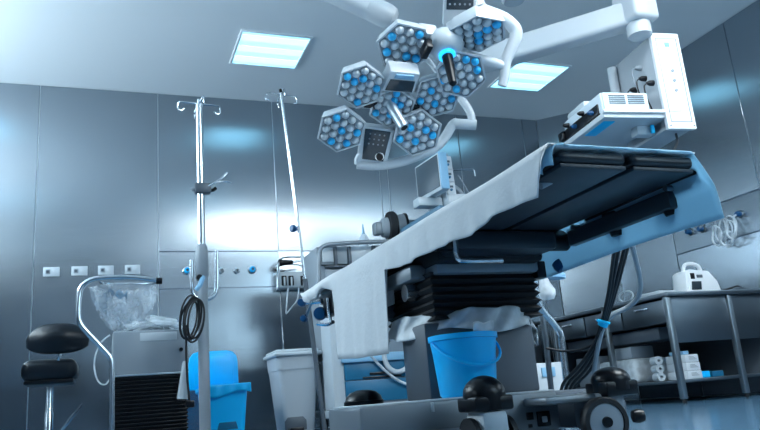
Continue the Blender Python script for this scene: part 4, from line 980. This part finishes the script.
# goods on the lower shelf
SZ = .1735
for k in range(3):
    o = thing('glove_box', ['bottom white printed carton of the stack of three on the counter shelf', 'middle white printed carton of the stack of three on the counter shelf', 'top white printed carton of the stack of three on the counter shelf'][k], 'box', (4.29, 4.56, SZ+k*.062), 'white cartons on the shelf')
    Bx((4.205+.004*k, 4.5, SZ+k*.062), (4.35-.005*k, 4.72, SZ+k*.062+.06), .003).build('carton', WHITE, o)
    m = MB()
    for j in range(3): m.box((4.245, 4.498, SZ+k*.062+.022+j*.009), (4.32-.012*j, 4.501, SZ+k*.062+.026+j*.009), 0)
    m.build('print_lines', GREYM, o)
for k in range(3):
    p = V((4.185, 4.80, SZ+.033+k*.064)); o = thing('paper_roll', ['lowest white roll of the three stacked behind the counter leg', 'middle white roll of the three stacked behind the counter leg', 'uppermost white roll of the three stacked behind the counter leg'][k], 'roll', p-V((0, 0, .033)), 'white rolls on the shelf')
    MB().lathe([(.012, 0), (.033, 0), (.033, .12), (.012, .12)], p+V((.0, .03, 0)), (-.35, -.94, 0), 24).build('roll_body', WHITEP, o)
    MB().lathe([(.008, .0), (.0125, .0), (.0125, .122), (.008, .122)], p+V((.0, .03, 0)), (-.35, -.94, 0), 16).build('roll_core', GREYP, o)
tag(MB().box((4.37, 4.53, SZ), (4.46, 4.7, SZ+.05), .006).build('box', BLUE), 'small bright blue box right of the white cartons on the shelf', 'box')
tag(MB().box((4.55, 4.6, SZ), (4.67, 4.75, SZ+.045), .006).build('box', BLUED), 'low dark blue box towards the right end of the shelf', 'box')
tag(MB().box((4.22, 4.52, SZ+.1865), (4.275, 4.68, SZ+.215), .006).build('box', BLUEL), 'small blue-topped box lying on the white cartons', 'box')
tag(MB().box((4.14, 5.0, SZ), (4.5, 5.5, SZ+.2), .04, seg=3).build('plastic_bag', FILMW), 'large clear bag of supplies on the shelf behind the white rolls', 'bag')
tag(MB().box((4.2, 5.55, SZ), (4.5, 5.9, SZ+.26), .01).build('box', GREYP), 'pale grey box at the far end of the counter shelf', 'box')
tag(MB().box((4.16, 5.05, SZ+.2005), (4.4, 5.3, SZ+.3), .012).build('box', GREYP), 'grey box lying on the clear supply bag', 'box')
# white pack and blue sachet on the floor side of the bent pipe
p = atY(548, 372, 4.1)
t = thing('supply_box', 'open white pack with pale blue print standing behind the bent pipe stand', 'pack', (p.x, 4.1, 0))
Bx((p.x-.1, 4.1, 0.0), (p.x+.14, 4.3, p.z+.06), .006).build('pack_body', WHITEP, t)
Bx((p.x-.05, 4.09, p.z-.03), (p.x+.05, 4.102, p.z+.03), .001).build('blue_print', BLUEL, t)

# ------------------------------------------------------------------ world and view
w = bpy.data.worlds.new('world'); SC.world = w; w.use_nodes = True
w.node_tree.nodes['Background'].inputs[0].default_value = (.3, .5, .7, 1); w.node_tree.nodes['Background'].inputs[1].default_value = .05
vs = SC.view_settings; vs.view_transform = 'Standard'; vs.look = 'None'; vs.exposure = 0.78; vs.gamma = 1; vs.use_curve_mapping = False
bpy.context.view_layer.update()
